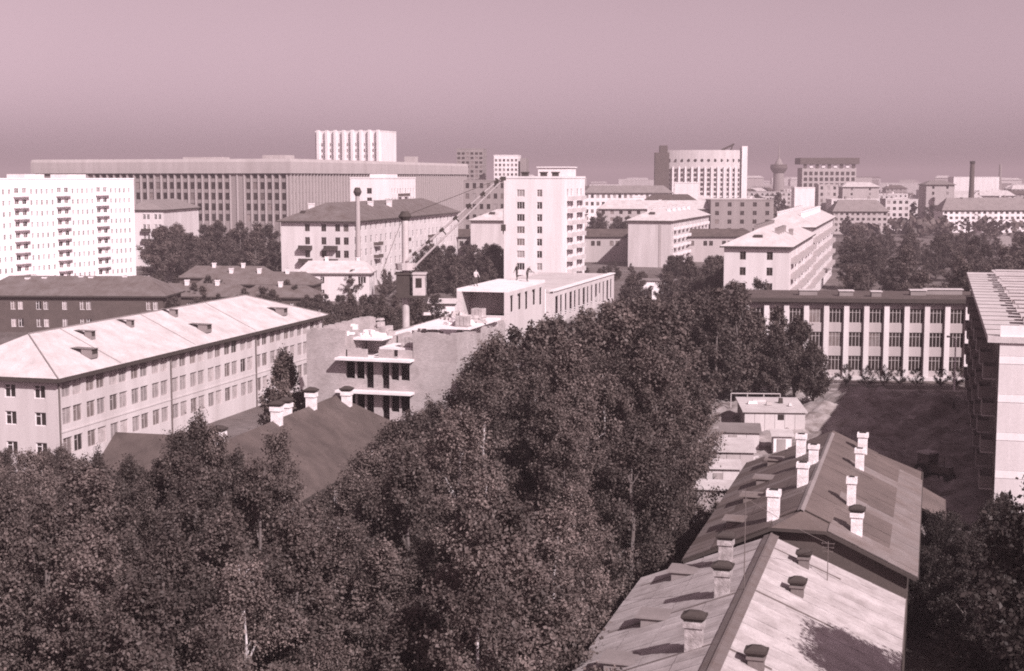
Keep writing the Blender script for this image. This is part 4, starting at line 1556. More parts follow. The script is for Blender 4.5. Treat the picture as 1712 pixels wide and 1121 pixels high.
# its twin to the left of the tower
h = block('blank_ended_house', 'pale five storey house with blank end wall half hidden by the white tower', 'building',
          -13.4, 462, 10, 15, 60, 15.4, pale,
          {'r': [dict(cols=seq(3, 57, 15), rows=[1.3 + 2.9 * k for k in range(5)], w=1.8, h=1.6, one=False)]},
          roof=('hip', roof_light, 3.4, .8, 7, 7, 'y', roof_dark))
d_ = MB()
d_.box(-1.0, 1.0, -1.2, .8, 0, 1.0, 0, (.2, 0))
obj('dormer', d_.mesh('dormer', dark), h, (6.5, 4.0, 17.0))

# long low house behind
h = block('long_low_house', 'long low grey house with dark roof and an upper row of windows behind the tower', 'building',
          -27, 492, -1, 112, 12, 8.9, midw,
          {'f': [dict(cols=[c + d for c in seq(4, 108, 17) for d in (-1, 1)], rows=[5.6], w=1.3, h=1.7, gl=(7, 1, 0), fm=frame_d)]},
          roof=('hip', roof_dark, 2.4, .7, 4, 4, 'x'))

# transformer house
h = block('transformer_house', 'small white flat roofed transformer house with dark doors near the unfinished block', 'hut',
          30.3, 340, 12, 9.0, 6, 4.5, whiter, {'f': [dict(cols=[2.6], rows=[.15], w=1.3, h=2.2, gl=(6, 0, 0), fm=frame_d, style='one'), dict(cols=[4.9], rows=[2.9], w=.5, h=.4, gl=(1, 0, 0), fm=frame_d, style='one'), dict(cols=[7.0], rows=[.15], w=1.1, h=3.2, gl=(1, 4, 0), fm=frame_d, style='one')]})
b = MB()
b.box(-.3, 9.3, -.3, 6.3, 4.5, 4.72)
b.box(6.4, 7.6, -.6, -.31, 4.0, 4.14)
obj('roof', b.mesh('roof', roof_mid), h)
# little sheds near the crane
h = block('small_white_house', 'low white hut with rounded roof behind the crane cab', 'hut',
          (716 - 856) / FPX * 300, 300, 5, 5.6, 5, 2.6, white, {}, roof=('hip', roof_light, .9, .3, 0, 0, 'x'), gables=('x', 2.6, 3.3))

# ------------------------------------------------------------------ dark roofed brick house (left) and neighbours
h = block('brick_house', 'long dark brick two storey house with dark roof and small white chimneys', 'house',
          -101.5, 268, 3, 36, 12, 7.0, darkw,
          {'f': [dict(cols=[7.3, 8.7, 12.2, 13.6, 17.2, 20.6, 21.8, 33.3, 34.6], rows=[1.0, 4.3], w=1.0, h=1.6, gl=(1, 2, 3))]},
          roof=('hip', roof_brown, 3.3, .7, 5, 5, 'x'))
chims(h, [(8.3, 5, 8.7), (8.8, 7, 9.1), (11.5, 5.3, 8.8), (18.5, 5.8, 9.0), (20.5, 5.5, 8.9), (27, 6, 9.0), (31, 6.5, 9.0)], .75, 1.3, lime)
for i, (px, Y, W, Hh, rise, nch) in enumerate(((250, 300, 20, 4.2, 2.4, 2), (330, 318, 26, 5.4, 2.6, 3), (398, 300, 16, 4.0, 2.2, 1), (300, 345, 22, 5.0, 2.6, 2))):
    h = block('low_house', 'low dark roofed house with white chimneys half sunk in shrubbery', 'house',
              (px - 856) / FPX * Y, Y, 6, W, 9, Hh, darkw, {'f': [dict(cols=seq(2, W - 2, 6), rows=[1.4], w=1, h=1.4)]},
              roof=('hip', roof_brown, rise, .5, 3, 3, 'x'), group='low dark roofed houses in the shrubbery behind the three storey block', seed=i + 3)
    chims(h, [(W * (k + 1) / (nch + 1), 4, Hh + rise * .75) for k in range(nch)], .8, 1.4, lime)

# ------------------------------------------------------------------ named far houses on the right
def far_house(label, px0, px1, yeave, Y, m, rm, cols, rows_n, rise=3.0, rot=2.0, D=13, gl=(5, 2, 1), ww=1.3, ax='x', edge=None, one=False, name='far_house', hip=5):
    x0, x1 = (px0 - 856) / FPX * Y, (px1 - 856) / FPX * Y
    W = (x1 - x0) / math.cos(R(rot))
    Hh = max(4, height_at((px0 + px1) / 2, yeave, Y))
    fh = (Hh - .6) / rows_n
    sd = {'f': [dict(cols=seq(W / cols / 2, W - W / cols / 2, cols), rows=[.6 + fh * (k + .3) for k in range(rows_n)], w=ww, h=fh * .5, one=one, gl=gl, fm=frame_d)] if cols else [],
          'r': [dict(cols=seq(2, D - 2, 3), rows=[.6 + fh * (k + .3) for k in range(rows_n)], w=ww, h=fh * .5, one=False, gl=gl)]}
    rf_ = ('flat', rm, .5) if rise == 0 else ('hip', rm, rise, .8, hip, hip, ax, edge)
    return block(name, label, 'building', x0, Y, rot, W, D, Hh, m, sd, rf_)
h = far_house('white three storey school with pale hipped roof below the factory chimney', 1574, 1760, 351, 760, white, roof_mid, 20, 4, 6.5, 0, 16, ww=1.6, edge=dark, one=True)
chims(h, [(12, 8, 16.5), (46, 8, 16.5)], 1.2, 2.0, dark)
far_house('long grey house with pale roof and dark eave beyond the white row', 1392, 1482, 353, 740, midw, roof_mid, 10, 4, 6.0, 0, 16, ww=1.5, edge=dark)
far_house('pale flat roofed annexe at the end of the long grey house', 1478, 1518, 333, 770, pale, concrete, 4, 5, 0, 0, 12, ww=1.7)
far_house('grey seven storey house with shallow pale roof on the far slope', 1406, 1466, 312, 930, midw, roof_light, 2, 7, 3.0, 2, 14, edge=roof_dark)
far_house('grey end wall of a tall house between far trees', 1545, 1590, 308, 830, midw, roof_mid, 2, 7, 2.4, 8, 30, edge=roof_dark)
far_house('wide grey five storey house with dark paired windows before the far wood', 1187, 1292, 335, 620, greyw, concrete, 5, 5, 0, -1, 14, ww=1.7, one=True)
far_house('white block end standing below the curved hotel', 1126, 1164, 306, 720, white, concrete, 0, 7, 0, 10, 16)
far_house('pale house with dark hipped roof in front of the white block end', 1075, 1163, 336, 660, pale, roof_dark, 9, 5, 3.2, 6, 14, ww=1.4)
far_house('narrow white stair block with dark glazed strip near the dark hipped roof', 1058, 1076, 329, 650, white, concrete, 1, 3, 0, 6, 12, ww=2.4)
far_house('long pale house with brown roof right of the white tower', 976, 1122, 322, 780, white, roof_mid, 16, 5, 4.0, 2, 14, ww=1.6, gl=(1, 3, 2))
far_house('small pale far house with two windows by the dark wood', 1366, 1398, 309, 900, midw, concrete, 3, 6, 0, 0, 14, ww=1.6)
far_house('white low shed on the edge of the far wood', 1326, 1360, 314, 870, white, roof_light, 0, 2, 0, 0, 10)
far_house('pale grey house half hidden by the crane jib', 776, 846, 302, 620, greyw, roof_mid, 6, 6, 0, 2, 14, ww=1.5)
far_house('long white factory hall roof streaking the far skyline', 1590, 1666, 296, 1500, white, roof_light, 0, 3, 0, 0, 20)

# ------------------------------------------------------------------ the far city
rng = random.Random(21)
FAR_LAB = {
    0: ('far_block', 'small hazy far-off apartment block with a flat roof', 'hazy flat roofed city blocks'),
    1: ('far_house', 'small hazy far-off house with a pitched dark roof', 'hazy dark roofed city houses'),
    2: ('far_house', 'small hazy far-off house with a pitched pale roof', 'hazy pale roofed city houses')}
count = 0
placed = []
tries = 0
while count < 230 and tries < 6000:
    tries += 1
    Y = 560 * (4200 / 560) ** rng.random()
    X = rng.uniform(-.42, .42) * Y
    px, _ = pix(X, Y, 0)
    if px < 900 and Y < 1000:
        continue
    if px < 800 and rng.random() < .75:
        continue
    W, D = rng.uniform(18, 60), rng.uniform(12, 16)
    if any(abs(X - a) < (W + c) * .55 and abs(Y - b_) < 34 for a, b_, c in placed):
        continue
    # keep clear of the named houses
    if 560 < Y < 960 and px > 930:
        lo = {True: 24}.get(True)
        if rng.random() < .8:
            continue
    placed.append((X, Y, W))
    k = rng.choices((0, 1, 2), (4, 3, 3))[0]
    Hh = rng.choice((6.5, 9.5, 12.5, 15.5, 15.5, 18.5)) if Y < 1600 else rng.choice((9.5, 12.5, 15.5, 15.5, 18.5, 22, 26, 29))
    wall = rng.choice((stucco, pale, pale, midw, greyw, midw))
    nm, lb, gp = FAR_LAB[k]
    fls = int(Hh / 3)
    sd = {}
    if Y < 1700:
        n_ = int(W / 3.6)
        sd = {'f': [dict(cols=seq(2, W - 2, n_), rows=[1.2 + 3.0 * q for q in range(fls)], w=1.5, h=1.6, one=False)],
              'r': [dict(cols=seq(2.5, D - 2.5, 3), rows=[1.2 + 3.0 * q for q in range(fls)], w=1.4, h=1.6, one=False)]}
    rot = rng.choice((0, GRID, GRID, 5, -8)) + rng.uniform(-2, 2)
    rf_ = ('flat', concrete, .5) if k == 0 else ('hip', roof_dark if k == 1 else roof_light, rng.uniform(2.5, 4), .7, 5, 5, 'x')
    wl = {'stucco': 'white', 'pale_plaster': 'pale', 'grey_plaster': 'grey', 'stone_grey': 'dull grey'}[wall.name]
    near_ = next(t_ for lim, t_ in ((300, 'beyond the dazzling slab'), (520, 'beyond the office hulk'), (760, 'beyond the finned tower'), (860, 'beyond the half finished tower'), (985, 'behind the white tower'), (1060, 'beyond the tower gap'),
                                    (1120, 'beyond the stair block'), (1200, 'beyond the curved hotel'), (1270, 'by the hotel pylon'), (1335, 'near the spire tower'), (1440, 'near the flat topped hall'), (1500, 'beyond the long grey house'),
                                    (1560, 'beyond the pale annexe'), (1640, 'beyond the factory chimney'), (9999, 'beyond the hipped school')) if px < lim)
    far_ = 'close by' if Y < 1100 else 'in thin haze' if Y < 1800 else 'in thick haze' if Y < 2800 else 'near horizon'
    ln_ = 'short' if W < 28 else 'middling' if W < 40 else 'long' if W < 52 else 'very long'
    lb = f"{ln_} {wl} {fls} storey {'flat roofed block' if k == 0 else 'dark roofed house' if k == 1 else 'pale roofed house'} {near_} {far_}"
    gp = f"city skyline {near_}"
    hb = block(nm, lb, 'building', X - W / 2, Y, rot, W, D, Hh, wall, sd, rf_, gp, seed=count + 1)
    if Y < 1500:
        for q_ in range(rng.randint(2, 5)):
            put_chimney(hb, rng.uniform(3, W - 3), D * rng.uniform(.35, .65), Hh + (.2 if k == 0 else 2.0), 1.1, 1.1, 1.9, rng.choice((lime, greyw)))
    count += 1
# ------------------------------------------------------------------ trees
def leaf_cloud(name, pos, out, leaf, m, r, up=.45):
    n = len(pos)
    nor = out * .5 + r.normal(size=(n, 3)) * .8 + np.array([0, 0, up])
    nor /= np.linalg.norm(nor, axis=1)[:, None]
    tv = np.cross(nor, r.normal(size=(n, 3)))
    tv /= np.linalg.norm(tv, axis=1)[:, None]
    bv = np.cross(nor, tv)
    s = leaf * r.uniform(.55, 1.35, n)[:, None]
    V_ = np.stack([pos - tv * s * .62, pos - bv * s * .42 + nor * s * .06, pos + tv * s * .62, pos + bv * s * .42 + nor * s * .06], 1).reshape(-1, 3)
    me = bpy.data.meshes.new(name)
    me.vertices.add(len(V_))
    me.vertices.foreach_set('co', V_.astype(np.float32).ravel())
    me.loops.add(4 * n)
    me.loops.foreach_set('vertex_index', np.arange(4 * n, dtype=np.int32))
    me.polygons.add(n)
    me.polygons.foreach_set('loop_start', np.arange(0, 4 * n, 4, dtype=np.int32))
    me.polygons.foreach_set('loop_total', np.full(n, 4, dtype=np.int32))
    me.materials.append(m)
    me.update(calc_edges=True)
    return me

def crown_mesh(name, seed, R0, Hc, n, leaf, m, lobes=46, cone=0.0, spread=.2, droop=0.0):
    """feathery crown: limbs rising from the stem, twigs off each limb, leaves strewn along the twigs"""
    r = np.random.default_rng(seed)
    M = max(14, lobes // 2)
    zt = np.sort(r.uniform(.12, .97, M))                      # where the limb tips lie, as a share of the crown's height
    az = np.arange(M) * 2.4 + r.normal(size=M) * .5
    xx = np.clip((zt - .32) / .68, 0, 1)
    env = np.where(zt < .32, .62 + .38 * zt / .32, (1 - xx ** (1.75 - .6 * cone)) ** (.75 + .35 * cone))
    rad = R0 * env * r.uniform(.55, 1.15, M) + .1
    phi = np.radians(r.uniform(32, 62, M))
    zs = np.clip(zt * Hc - rad / np.tan(phi), 0, None)
    S = np.stack([np.zeros(M), np.zeros(M), zs], 1)
    tipv = np.stack([np.cos(az) * rad, np.sin(az) * rad, zt * Hc], 1) - S
    L = np.linalg.norm(tipv, axis=1)
    D = tipv / L[:, None]
    tw_s, tw_d, tw_l = [], [], []
    for i in range(M):
        k = 9
        f = r.uniform(.22, 1.0, k)
        d = D[i] + r.normal(size=(k, 3)) * .48 + np.array([0, 0, .28 - droop * 2.2])
        d /= np.linalg.norm(d, axis=1)[:, None]
        tw_s.append(S[i] + D[i] * (L[i] * f)[:, None] + np.array([0, 0, -.12]) * (f * f * L[i])[:, None] * .3)
        tw_d.append(d)
        tw_l.append(np.minimum(L[i], R0) * r.uniform(.2, .46, k) * (1.15 - .4 * f))
    # leader shoots at the top
    k = 14
    d = r.normal(size=(k, 3)) * np.array([.32, .32, .15]) + np.array([0, 0, 1])
    d /= np.linalg.norm(d, axis=1)[:, None]
    tw_s.append(np.stack([r.normal(size=k) * .25, r.normal(size=k) * .25, Hc * r.uniform(.72, .9, k)], 1))
    tw_d.append(d)
    tw_l.append(Hc * r.uniform(.07, .15, k))
    s0, d0, l0 = np.concatenate(tw_s), np.concatenate(tw_d), np.concatenate(tw_l)
    w = (l0 * r.uniform(.35, 1.3, len(l0)))
    w /= w.sum()
    ti = r.choice(len(l0), n, p=w)
    f = r.random(n) ** .8
    g = r.normal(size=(n, 3)) * (spread * (1.15 - .55 * f))[:, None]
    pos = s0[ti] + d0[ti] * (l0[ti] * f)[:, None] + g
    pos[:, 2] = np.maximum(pos[:, 2], -.2)
    out = pos - np.array([0, 0, Hc * .45])
    out /= np.linalg.norm(out, axis=1)[:, None] + 1e-6
    me = leaf_cloud(name, pos, out, leaf, m, r)
    return me, S + D * L[:, None] * .8, L

def trunk_mesh(seed, Ht, cen, base, r0, m, limbs=9):
    rg = random.Random(seed)
    b = MB()
    p = Vector((0, 0, -.25))
    pts = [p]
    for k in range(6):
        f_ = (k + 1) / 6
        pts.append(Vector((rg.uniform(-.12, .12) * f_ * 1.6, rg.uniform(-.12, .12) * f_ * 1.6, Ht * .92 * f_)))
    for k in range(6):
        b.tube(pts[k], pts[k + 1], r0 * (1 - k / 6.6), r0 * (1 - (k + 1) / 6.6), 7, cap=False)
    idx = rg.sample(range(len(cen)), min(limbs, len(cen)))
    for i in idx:
        q = Vector((cen[i][0], cen[i][1], cen[i][2] + base))
        z = max(base * .7, q.z - math.hypot(q.x, q.y) * 1.1)
        f_ = min(.95, z / (Ht * .92))
        j = min(5, int(f_ * 6))
        s = pts[j].lerp(pts[j + 1], f_ * 6 - j)
        mid = s.lerp(q, .5) + Vector((0, 0, .25))
        rr = r0 * (1 - f_) * .5 + .03
        b.tube(s, mid, rr, rr * .6, 5, cap=False)
        b.tube(mid, q, rr * .6, .015, 5, cap=False)
    return b.mesh('trunk', m)

# species sets: unit trees about 10 m tall, (crown, trunk)
TREES = {}
def species(key, k, n, leaf, lm, bm, R0, base, cone, lobes, droop=0.0, r0=.17, Ht=10.0):
    L = []
    for i in range(k):
        sd = 100 + 37 * i + sum(map(ord, key))
        c, cen, lr = crown_mesh('crown', sd, R0 * (1 + .12 * math.sin(i * 2.4)), Ht - base - .4, n, leaf, lm, lobes, cone, droop=droop)
        c.transform(Matrix.Translation((0, 0, base)))
        L.append((c, trunk_mesh(sd + 1, Ht, cen, base, r0, bm), Ht))
    TREES[key] = L
species('lime_near', 6, 36000, .105, leafA, bark, 2.9, 1.2, .55, 84)
species('birch_near', 4, 26000, .095, leafB, bark_birch, 2.5, 1.8, .55, 70, droop=.12, r0=.13)
species('dark_near', 3, 34000, .11, leafC, bark, 3.3, 1.0, .3, 80)  # shade painted into the leaves, not a darker species
species('lime_mid', 5, 11000, .19, leafA, bark, 2.7, 1.2, .5, 70)
species('poplar_mid', 4, 9000, .19, leafA, bark, 2.1, 1.0, .6, 66)
species('far', 5, 1300, .55, leafA, bark, 3.1, 1.0, .2, 34)
species('bush', 4, 4500, .16, leafA, bark, 3.2, .3, .1, 40, Ht=6.0, r0=.06)
species('bush_pale', 3, 3000, .2, leafB, bark, 3.0, .3, .1, 34, Ht=5.0, r0=.06)

trng = random.Random(99)
def tree(key, x, y, hgt, label, group, name='leafy_tree', cat='tree', wide=1.0):
    c, tr, Ht = trng.choice(TREES[key])
    s = hgt / Ht
    w = s * wide * trng.uniform(.9, 1.12)
    t = thing(name, label, cat, x, y, 0, trng.uniform(0, 6.28), group)
    t.scale = (w, w, s)
    obj('trunk', tr, t)
    obj('crown', c, t)
    return t

# where the tops of the foreground grove reach against what stands behind (picture column -> row)
SKY = [(-300, 738), (0, 738), (60, 732), (120, 740), (170, 752), (215, 772), (250, 755), (285, 702), (330, 686), (372, 708), (400, 748), (438, 712), (475, 724), (500, 790), (540, 798), (585, 765), (612, 712), (645, 665), (690, 662), (728, 645),
       (765, 575), (800, 553), (850, 532), (900, 514), (960, 503), (1020, 492), (1080, 486), (1130, 478), (1200, 470), (1255, 462), (1300, 500), (1370, 560), (1420, 620), (1900, 640)]
def sky_row(px):
    for (a, ya), (b_, yb) in zip(SKY, SKY[1:]):
        if a <= px <= b_:
            return ya + (yb - ya) * (px - a) / (b_ - a)
    return 640
grove = []
def ok(x, y, d):
    return all((x - a) ** 2 + (y - b_) ** 2 > d * d for a, b_ in grove)
def blocked(x, y):
    def inside(ox_, oy_, rot, x0, x1, y0, y1):
        u, v = uv(rot)
        dx, dy = x - ox_, y - oy_
        a, c = dx * v.x + dy * v.y, dx * u.x + dy * u.y
        return x0 < a < x1 and y0 < c < y1
    return (inside(3.08, 65.14, GRID, -1.6, 17, -40, 18) or inside(9.91, 80.44, GRID, -2.4, 16, -2, 32) or inside(hx, hy, 14, -2.2, 12.2, -3, 33)
            or inside(-.8, 110.5, 14, -1.2, 5.4, -3.5, 5.5) or inside(-16.2, 128.5, 14, -2, 9, -2, 8) or inside(-34.5, 115.5, 14, -2, 8, -2, 10.5) or inside(-31.5, 103, 14, -2, 7, -2, 10.5)
            or inside(LX, LY, 15.2, -2, LW + 2.2, -2.5, LD + 2) or inside(CX, CY, CA, -2, CW + 2, -3, CD + 3)
            or inside(15.5, 108, GRID, -1.5, 30, 0, 75) or (x > 17 and 116 < y < 176 and x < 36) or inside(RX, RY, GRID, -4, 20, -3, 99))
LAND = [((-38, 135), 'beside the three storey block'), ((-24, 95), 'around the dark timber house'), ((-30, 112), 'by the steep roofed outbuilding'), ((-12, 128), 'before the unfinished brick gable'),
        ((2, 72), 'along the eave of the pale barrack'), ((8, 100), 'along the eave of the dark barrack'), ((-25, 70), 'in the open front of the grove'), ((-8, 80), 'in the middle of the grove'),
        ((14, 135), 'behind the plank sheds'), ((4, 145), 'under the unfinished right flank'), ((18, 170), 'behind the broad cluttered shed'), ((24, 200), 'before the transformer house'), ((40, 240), 'where the belt nears the white row')]
def where(x, y):
    return min(LAND, key=lambda l: (l[0][0] - x) ** 2 + (l[0][1] - y) ** 2)[1]
def size(hgt):
    return 'low' if hgt < 7 else 'medium' if hgt < 10.5 else 'tall'
N = 0
for i in range(9000):
    y = trng.uniform(56, 258)
    # a belt along the boulevard that widens towards us
    if y < 128:
        x0, x1 = -.40 * y - 4, (1.2 if y < 84 else 3.4) + (y - 65) * .19
    else:
        x0, x1 = -7 + (y - 128) * .30, 16.0 + (y - 128) * .25
    x = trng.uniform(x0, x1)
    d = 3.9 if y < 130 else 4.2
    if blocked(x, y) or not ok(x, y, d):
        continue
    px, _ = pix(x, y, 5)
    if 838 < px < 912 and y < 110 and y > 80:
        hmax_gap = height_at(px, 870, y)
    else:
        hmax_gap = 99
    hmax = height_at(px, max(sky_row(px - 32), sky_row(px), sky_row(px + 32)) * .5 + sky_row(px) * .5 + trng.uniform(0, 20), y)
    hgt = min(trng.uniform(9.5, 15) if y < 106 else trng.uniform(14, 19), hmax, hmax_gap)
    if hgt < 2.2:
        continue
    grove.append((x, y))
    if hgt < 4.5:
        tree('bush', x, y, hgt, f'leafy shrub growing {where(x, y)}', f'shrubs {where(x, y)}', 'leafy_shrub', 'shrub')
    elif y < 128:
        k = trng.choices(('lime_near', 'birch_near'), (6, 4))[0]
        if k == 'lime_near':
            tree(k, x, y, hgt, f'{size(hgt)} broad leafy tree {where(x, y)}', f'{size(hgt)} broad trees {where(x, y)}')
        else:
            tree(k, x, y, hgt, f'{size(hgt)} slender birch with pale trunk {where(x, y)}', f'{size(hgt)} birches {where(x, y)}', 'birch_tree')
    else:
        k = trng.choices(('lime_mid', 'poplar_mid'), (4, 6))[0]
        if k == 'lime_mid':
            tree(k, x, y, hgt, f'{size(hgt)} round crowned belt tree {where(x, y)}', f'{size(hgt)} belt trees {where(x, y)}')
        else:
            tree(k, x, y, hgt, f'{size(hgt)} narrow upright poplar {where(x, y)}', f'{size(hgt)} poplars {where(x, y)}', 'poplar_tree')
    N += 1
print('grove', N)

# trees before the school's left end
for x, y, hh in ((33.5, 178, 11.2), (36.5, 182, 12), (38.8, 188, 10.6), (35.5, 189, 12.2), (32, 187, 12), (38.2, 178.5, 8.5), (30.5, 181, 11.5)):
    tree('lime_mid', x, y, hh, 'full leafy tree hiding the left end of the pilastered school', 'trees before the school')
for x in seq(47, 67, 9):
    tree('bush', x + trng.uniform(-.6, .6), 198.2 + trng.uniform(-1, 1), trng.uniform(2.2, 3.6), 'low shrub along the front of the pilastered school', 'shrubs along the school', 'leafy_shrub', 'shrub', .9)
# dark trees at the lower right, before the panel block
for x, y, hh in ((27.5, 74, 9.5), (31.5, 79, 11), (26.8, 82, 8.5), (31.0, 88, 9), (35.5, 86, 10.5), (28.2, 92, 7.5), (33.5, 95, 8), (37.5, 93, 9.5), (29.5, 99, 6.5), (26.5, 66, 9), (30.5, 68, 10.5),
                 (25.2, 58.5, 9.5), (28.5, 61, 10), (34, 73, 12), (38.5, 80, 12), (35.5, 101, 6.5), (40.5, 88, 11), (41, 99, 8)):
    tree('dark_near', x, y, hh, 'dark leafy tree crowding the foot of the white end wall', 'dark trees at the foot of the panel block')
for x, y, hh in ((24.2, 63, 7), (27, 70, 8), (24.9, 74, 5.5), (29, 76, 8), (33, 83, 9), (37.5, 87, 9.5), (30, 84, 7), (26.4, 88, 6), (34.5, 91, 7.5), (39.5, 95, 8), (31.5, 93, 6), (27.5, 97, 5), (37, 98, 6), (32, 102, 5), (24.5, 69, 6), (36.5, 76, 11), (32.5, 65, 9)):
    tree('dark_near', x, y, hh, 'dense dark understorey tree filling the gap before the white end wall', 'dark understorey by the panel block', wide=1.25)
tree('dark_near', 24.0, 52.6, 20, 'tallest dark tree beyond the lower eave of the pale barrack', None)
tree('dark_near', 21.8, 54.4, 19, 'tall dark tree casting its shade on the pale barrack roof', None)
for px, py, Y, lb in ((150, 742, 101, 'tree at the foot of the three storey block corner'), (205, 742, 93, 'tree screening the low annexe roof'), (252, 752, 90, 'dense tree before the steep dark outbuilding'), (292, 706, 90, 'tall tree before the left hip of the timber roof'),
                      (318, 692, 92, 'tallest leafy tree before the timber roof'), (352, 702, 91, 'leafy tree just before the first white capped chimney'), (385, 738, 89, 'leafy tree below the row of white capped chimneys'), (415, 765, 88, 'low leafy tree under the middle of the timber roof'),
                      (232, 790, 84, 'rounded tree in front of the annexe screen'), (340, 770, 84, 'rounded tree under the tallest one by the timber roof')):
    tree('lime_near', (px - 856) / FPX * Y, Y, height_at(px, py, Y), lb, None, wide=.8)
# pale bushes and weeds by the sheds
for x, y, hh in ((12.6, 103.5, 2.4), (13.6, 106.5, 2.2), (11.9, 100.5, 2.6), (14.6, 111, 2.5), (13.0, 109.0, 2.6), (15.4, 115, 2.4), (11.2, 97.5, 2.2), (17.2, 117, 2.2), (16.0, 112.5, 2.4), (19.6, 123.4, 1.9), (21.0, 126, 1.8), (15.2, 108, 2.0), (17.6, 109.8, 1.8), (20.6, 117.4, 1.6), (22.2, 121.5, 1.8)):
    tree('bush_pale', x, y, hh, 'pale ragged bush by the sheds and the barrack eave', 'pale bushes by the sheds', 'ragged_bush', 'bush')
for x, y, hh, lb in ((-20.4, 92.0, 14.2, 'tall feathery birch standing up before the white capped chimneys'), (-14.4, 86.5, 14.3, 'slim birch rising against the dark timber roof'), (-17.6, 90, 11.5, 'shorter birch between the two that rise against the timber roof'),
                     (-22.3, 95, 12.3, 'leaning young birch at the corner of the dark timber house')):
    tree('birch_near', x, y, hh, lb, None, 'birch_tree', wide=.75)
for x, y, hh in ((-21.9, 135.5, 12.5), (-22.8, 140, 12.8), (-21.3, 131, 10.5)):
    tree('lime_mid', x, y, hh, 'leafy tree squeezed between the three storey block and the unfinished gable', 'trees beside the unfinished gable', wide=.8)
# trees in the middle distance
def scatter(key, px0, px1, y0, y1, n, hlo, hhi, label, group, wide=1.0, name='garden_tree', dmin=5.0, row=None):
    pts = []
    for _ in range(n * 30):
        if len(pts) >= n:
            break
        Y = trng.uniform(y0, y1)
        px = trng.uniform(px0, px1)
        X = (px - 856) / FPX * Y
        if any((X - a) ** 2 + (Y - b_) ** 2 < dmin ** 2 for a, b_ in pts):
            continue
        pts.append((X, Y))
        hh = trng.uniform(hlo, hhi)
        if row:
            hh = min(hh, max(3, height_at(px, row, Y)))
        tree(key, X, Y, hh, label, group, 'far_tree' if key == 'far' else name, wide=wide)
scatter('lime_mid', 262, 470, 385, 470, 34, 11, 17, 'full tree massed in front of the office hulk', 'trees massed before the office hulk', 1.3, row=352)
scatter('lime_mid', 255, 520, 215, 330, 46, 5, 9, 'leafy tree among the low dark roofed houses', 'trees among the low dark houses', 1.1, row=452)
scatter('lime_mid', 500, 740, 205, 325, 44, 6, 10, 'leafy tree in the belt behind the unfinished brick block', 'trees behind the unfinished block', 1.15, row=490)
scatter('lime_mid', 700, 842, 330, 450, 26, 8, 13, 'bushy tree between the crane and the white tower', 'trees between crane and tower', 1.3, row=405)
scatter('lime_mid', 985, 1050, 505, 640, 14, 10, 15, 'tree in the gap right of the white tower', 'trees right of the tower', 1.3, row=345)
scatter('lime_mid', 1105, 1215, 300, 420, 22, 7, 11, 'tree below the balconied flank of the blank ended house', 'trees below the balconied flank', 1.2, row=425)
scatter('lime_mid', 1215, 1290, 222, 250, 6, 8, 12, 'dense tree before the end wall of the white row', 'trees before the white row', 1.2, row=446)
scatter('lime_mid', 1415, 1530, 290, 560, 24, 9, 14, 'big tree right of the long white row', 'trees right of the white row', 1.35, row=376)
scatter('lime_mid', 1545, 1740, 270, 560, 32, 8, 14, 'dark massed tree below the white hipped school', 'trees below the hipped school', 1.35, row=388)
scatter('far', 1165, 1330, 930, 1250, 40, 14, 20, 'hazy tree of the far park below the curved hotel', 'trees of the far park', 1.3, dmin=9)
scatter('far', 1170, 1420, 640, 900, 26, 8, 13, 'hazy tree between the far grey houses', 'trees between the far houses', 1.3, dmin=8)
scatter('far', 1490, 1712, 620, 950, 26, 9, 16, 'hazy tree among the far roofs at the right', 'trees among the far roofs', 1.3, dmin=8)

scatter('lime_mid', 975, 1060, 372, 455, 12, 4, 7, 'low tree on the bare ground by the white tower', 'low trees by the white tower', 1.3, row=446)
scatter('lime_mid', 1040, 1215, 282, 385, 22, 5, 9, 'low tree around the transformer house', 'low trees around the transformer house', 1.3, row=452)
scatter('bush', 990, 1220, 262, 330, 18, 2.5, 4.5, 'shrub on the waste ground behind the boulevard belt', 'shrubs behind the boulevard belt', 1.2, name='leafy_shrub', row=478)
scatter('lime_mid', 560, 700, 330, 352, 8, 6, 9, 'tree beside the small white house', 'trees beside the small white house', 1.0, row=448)
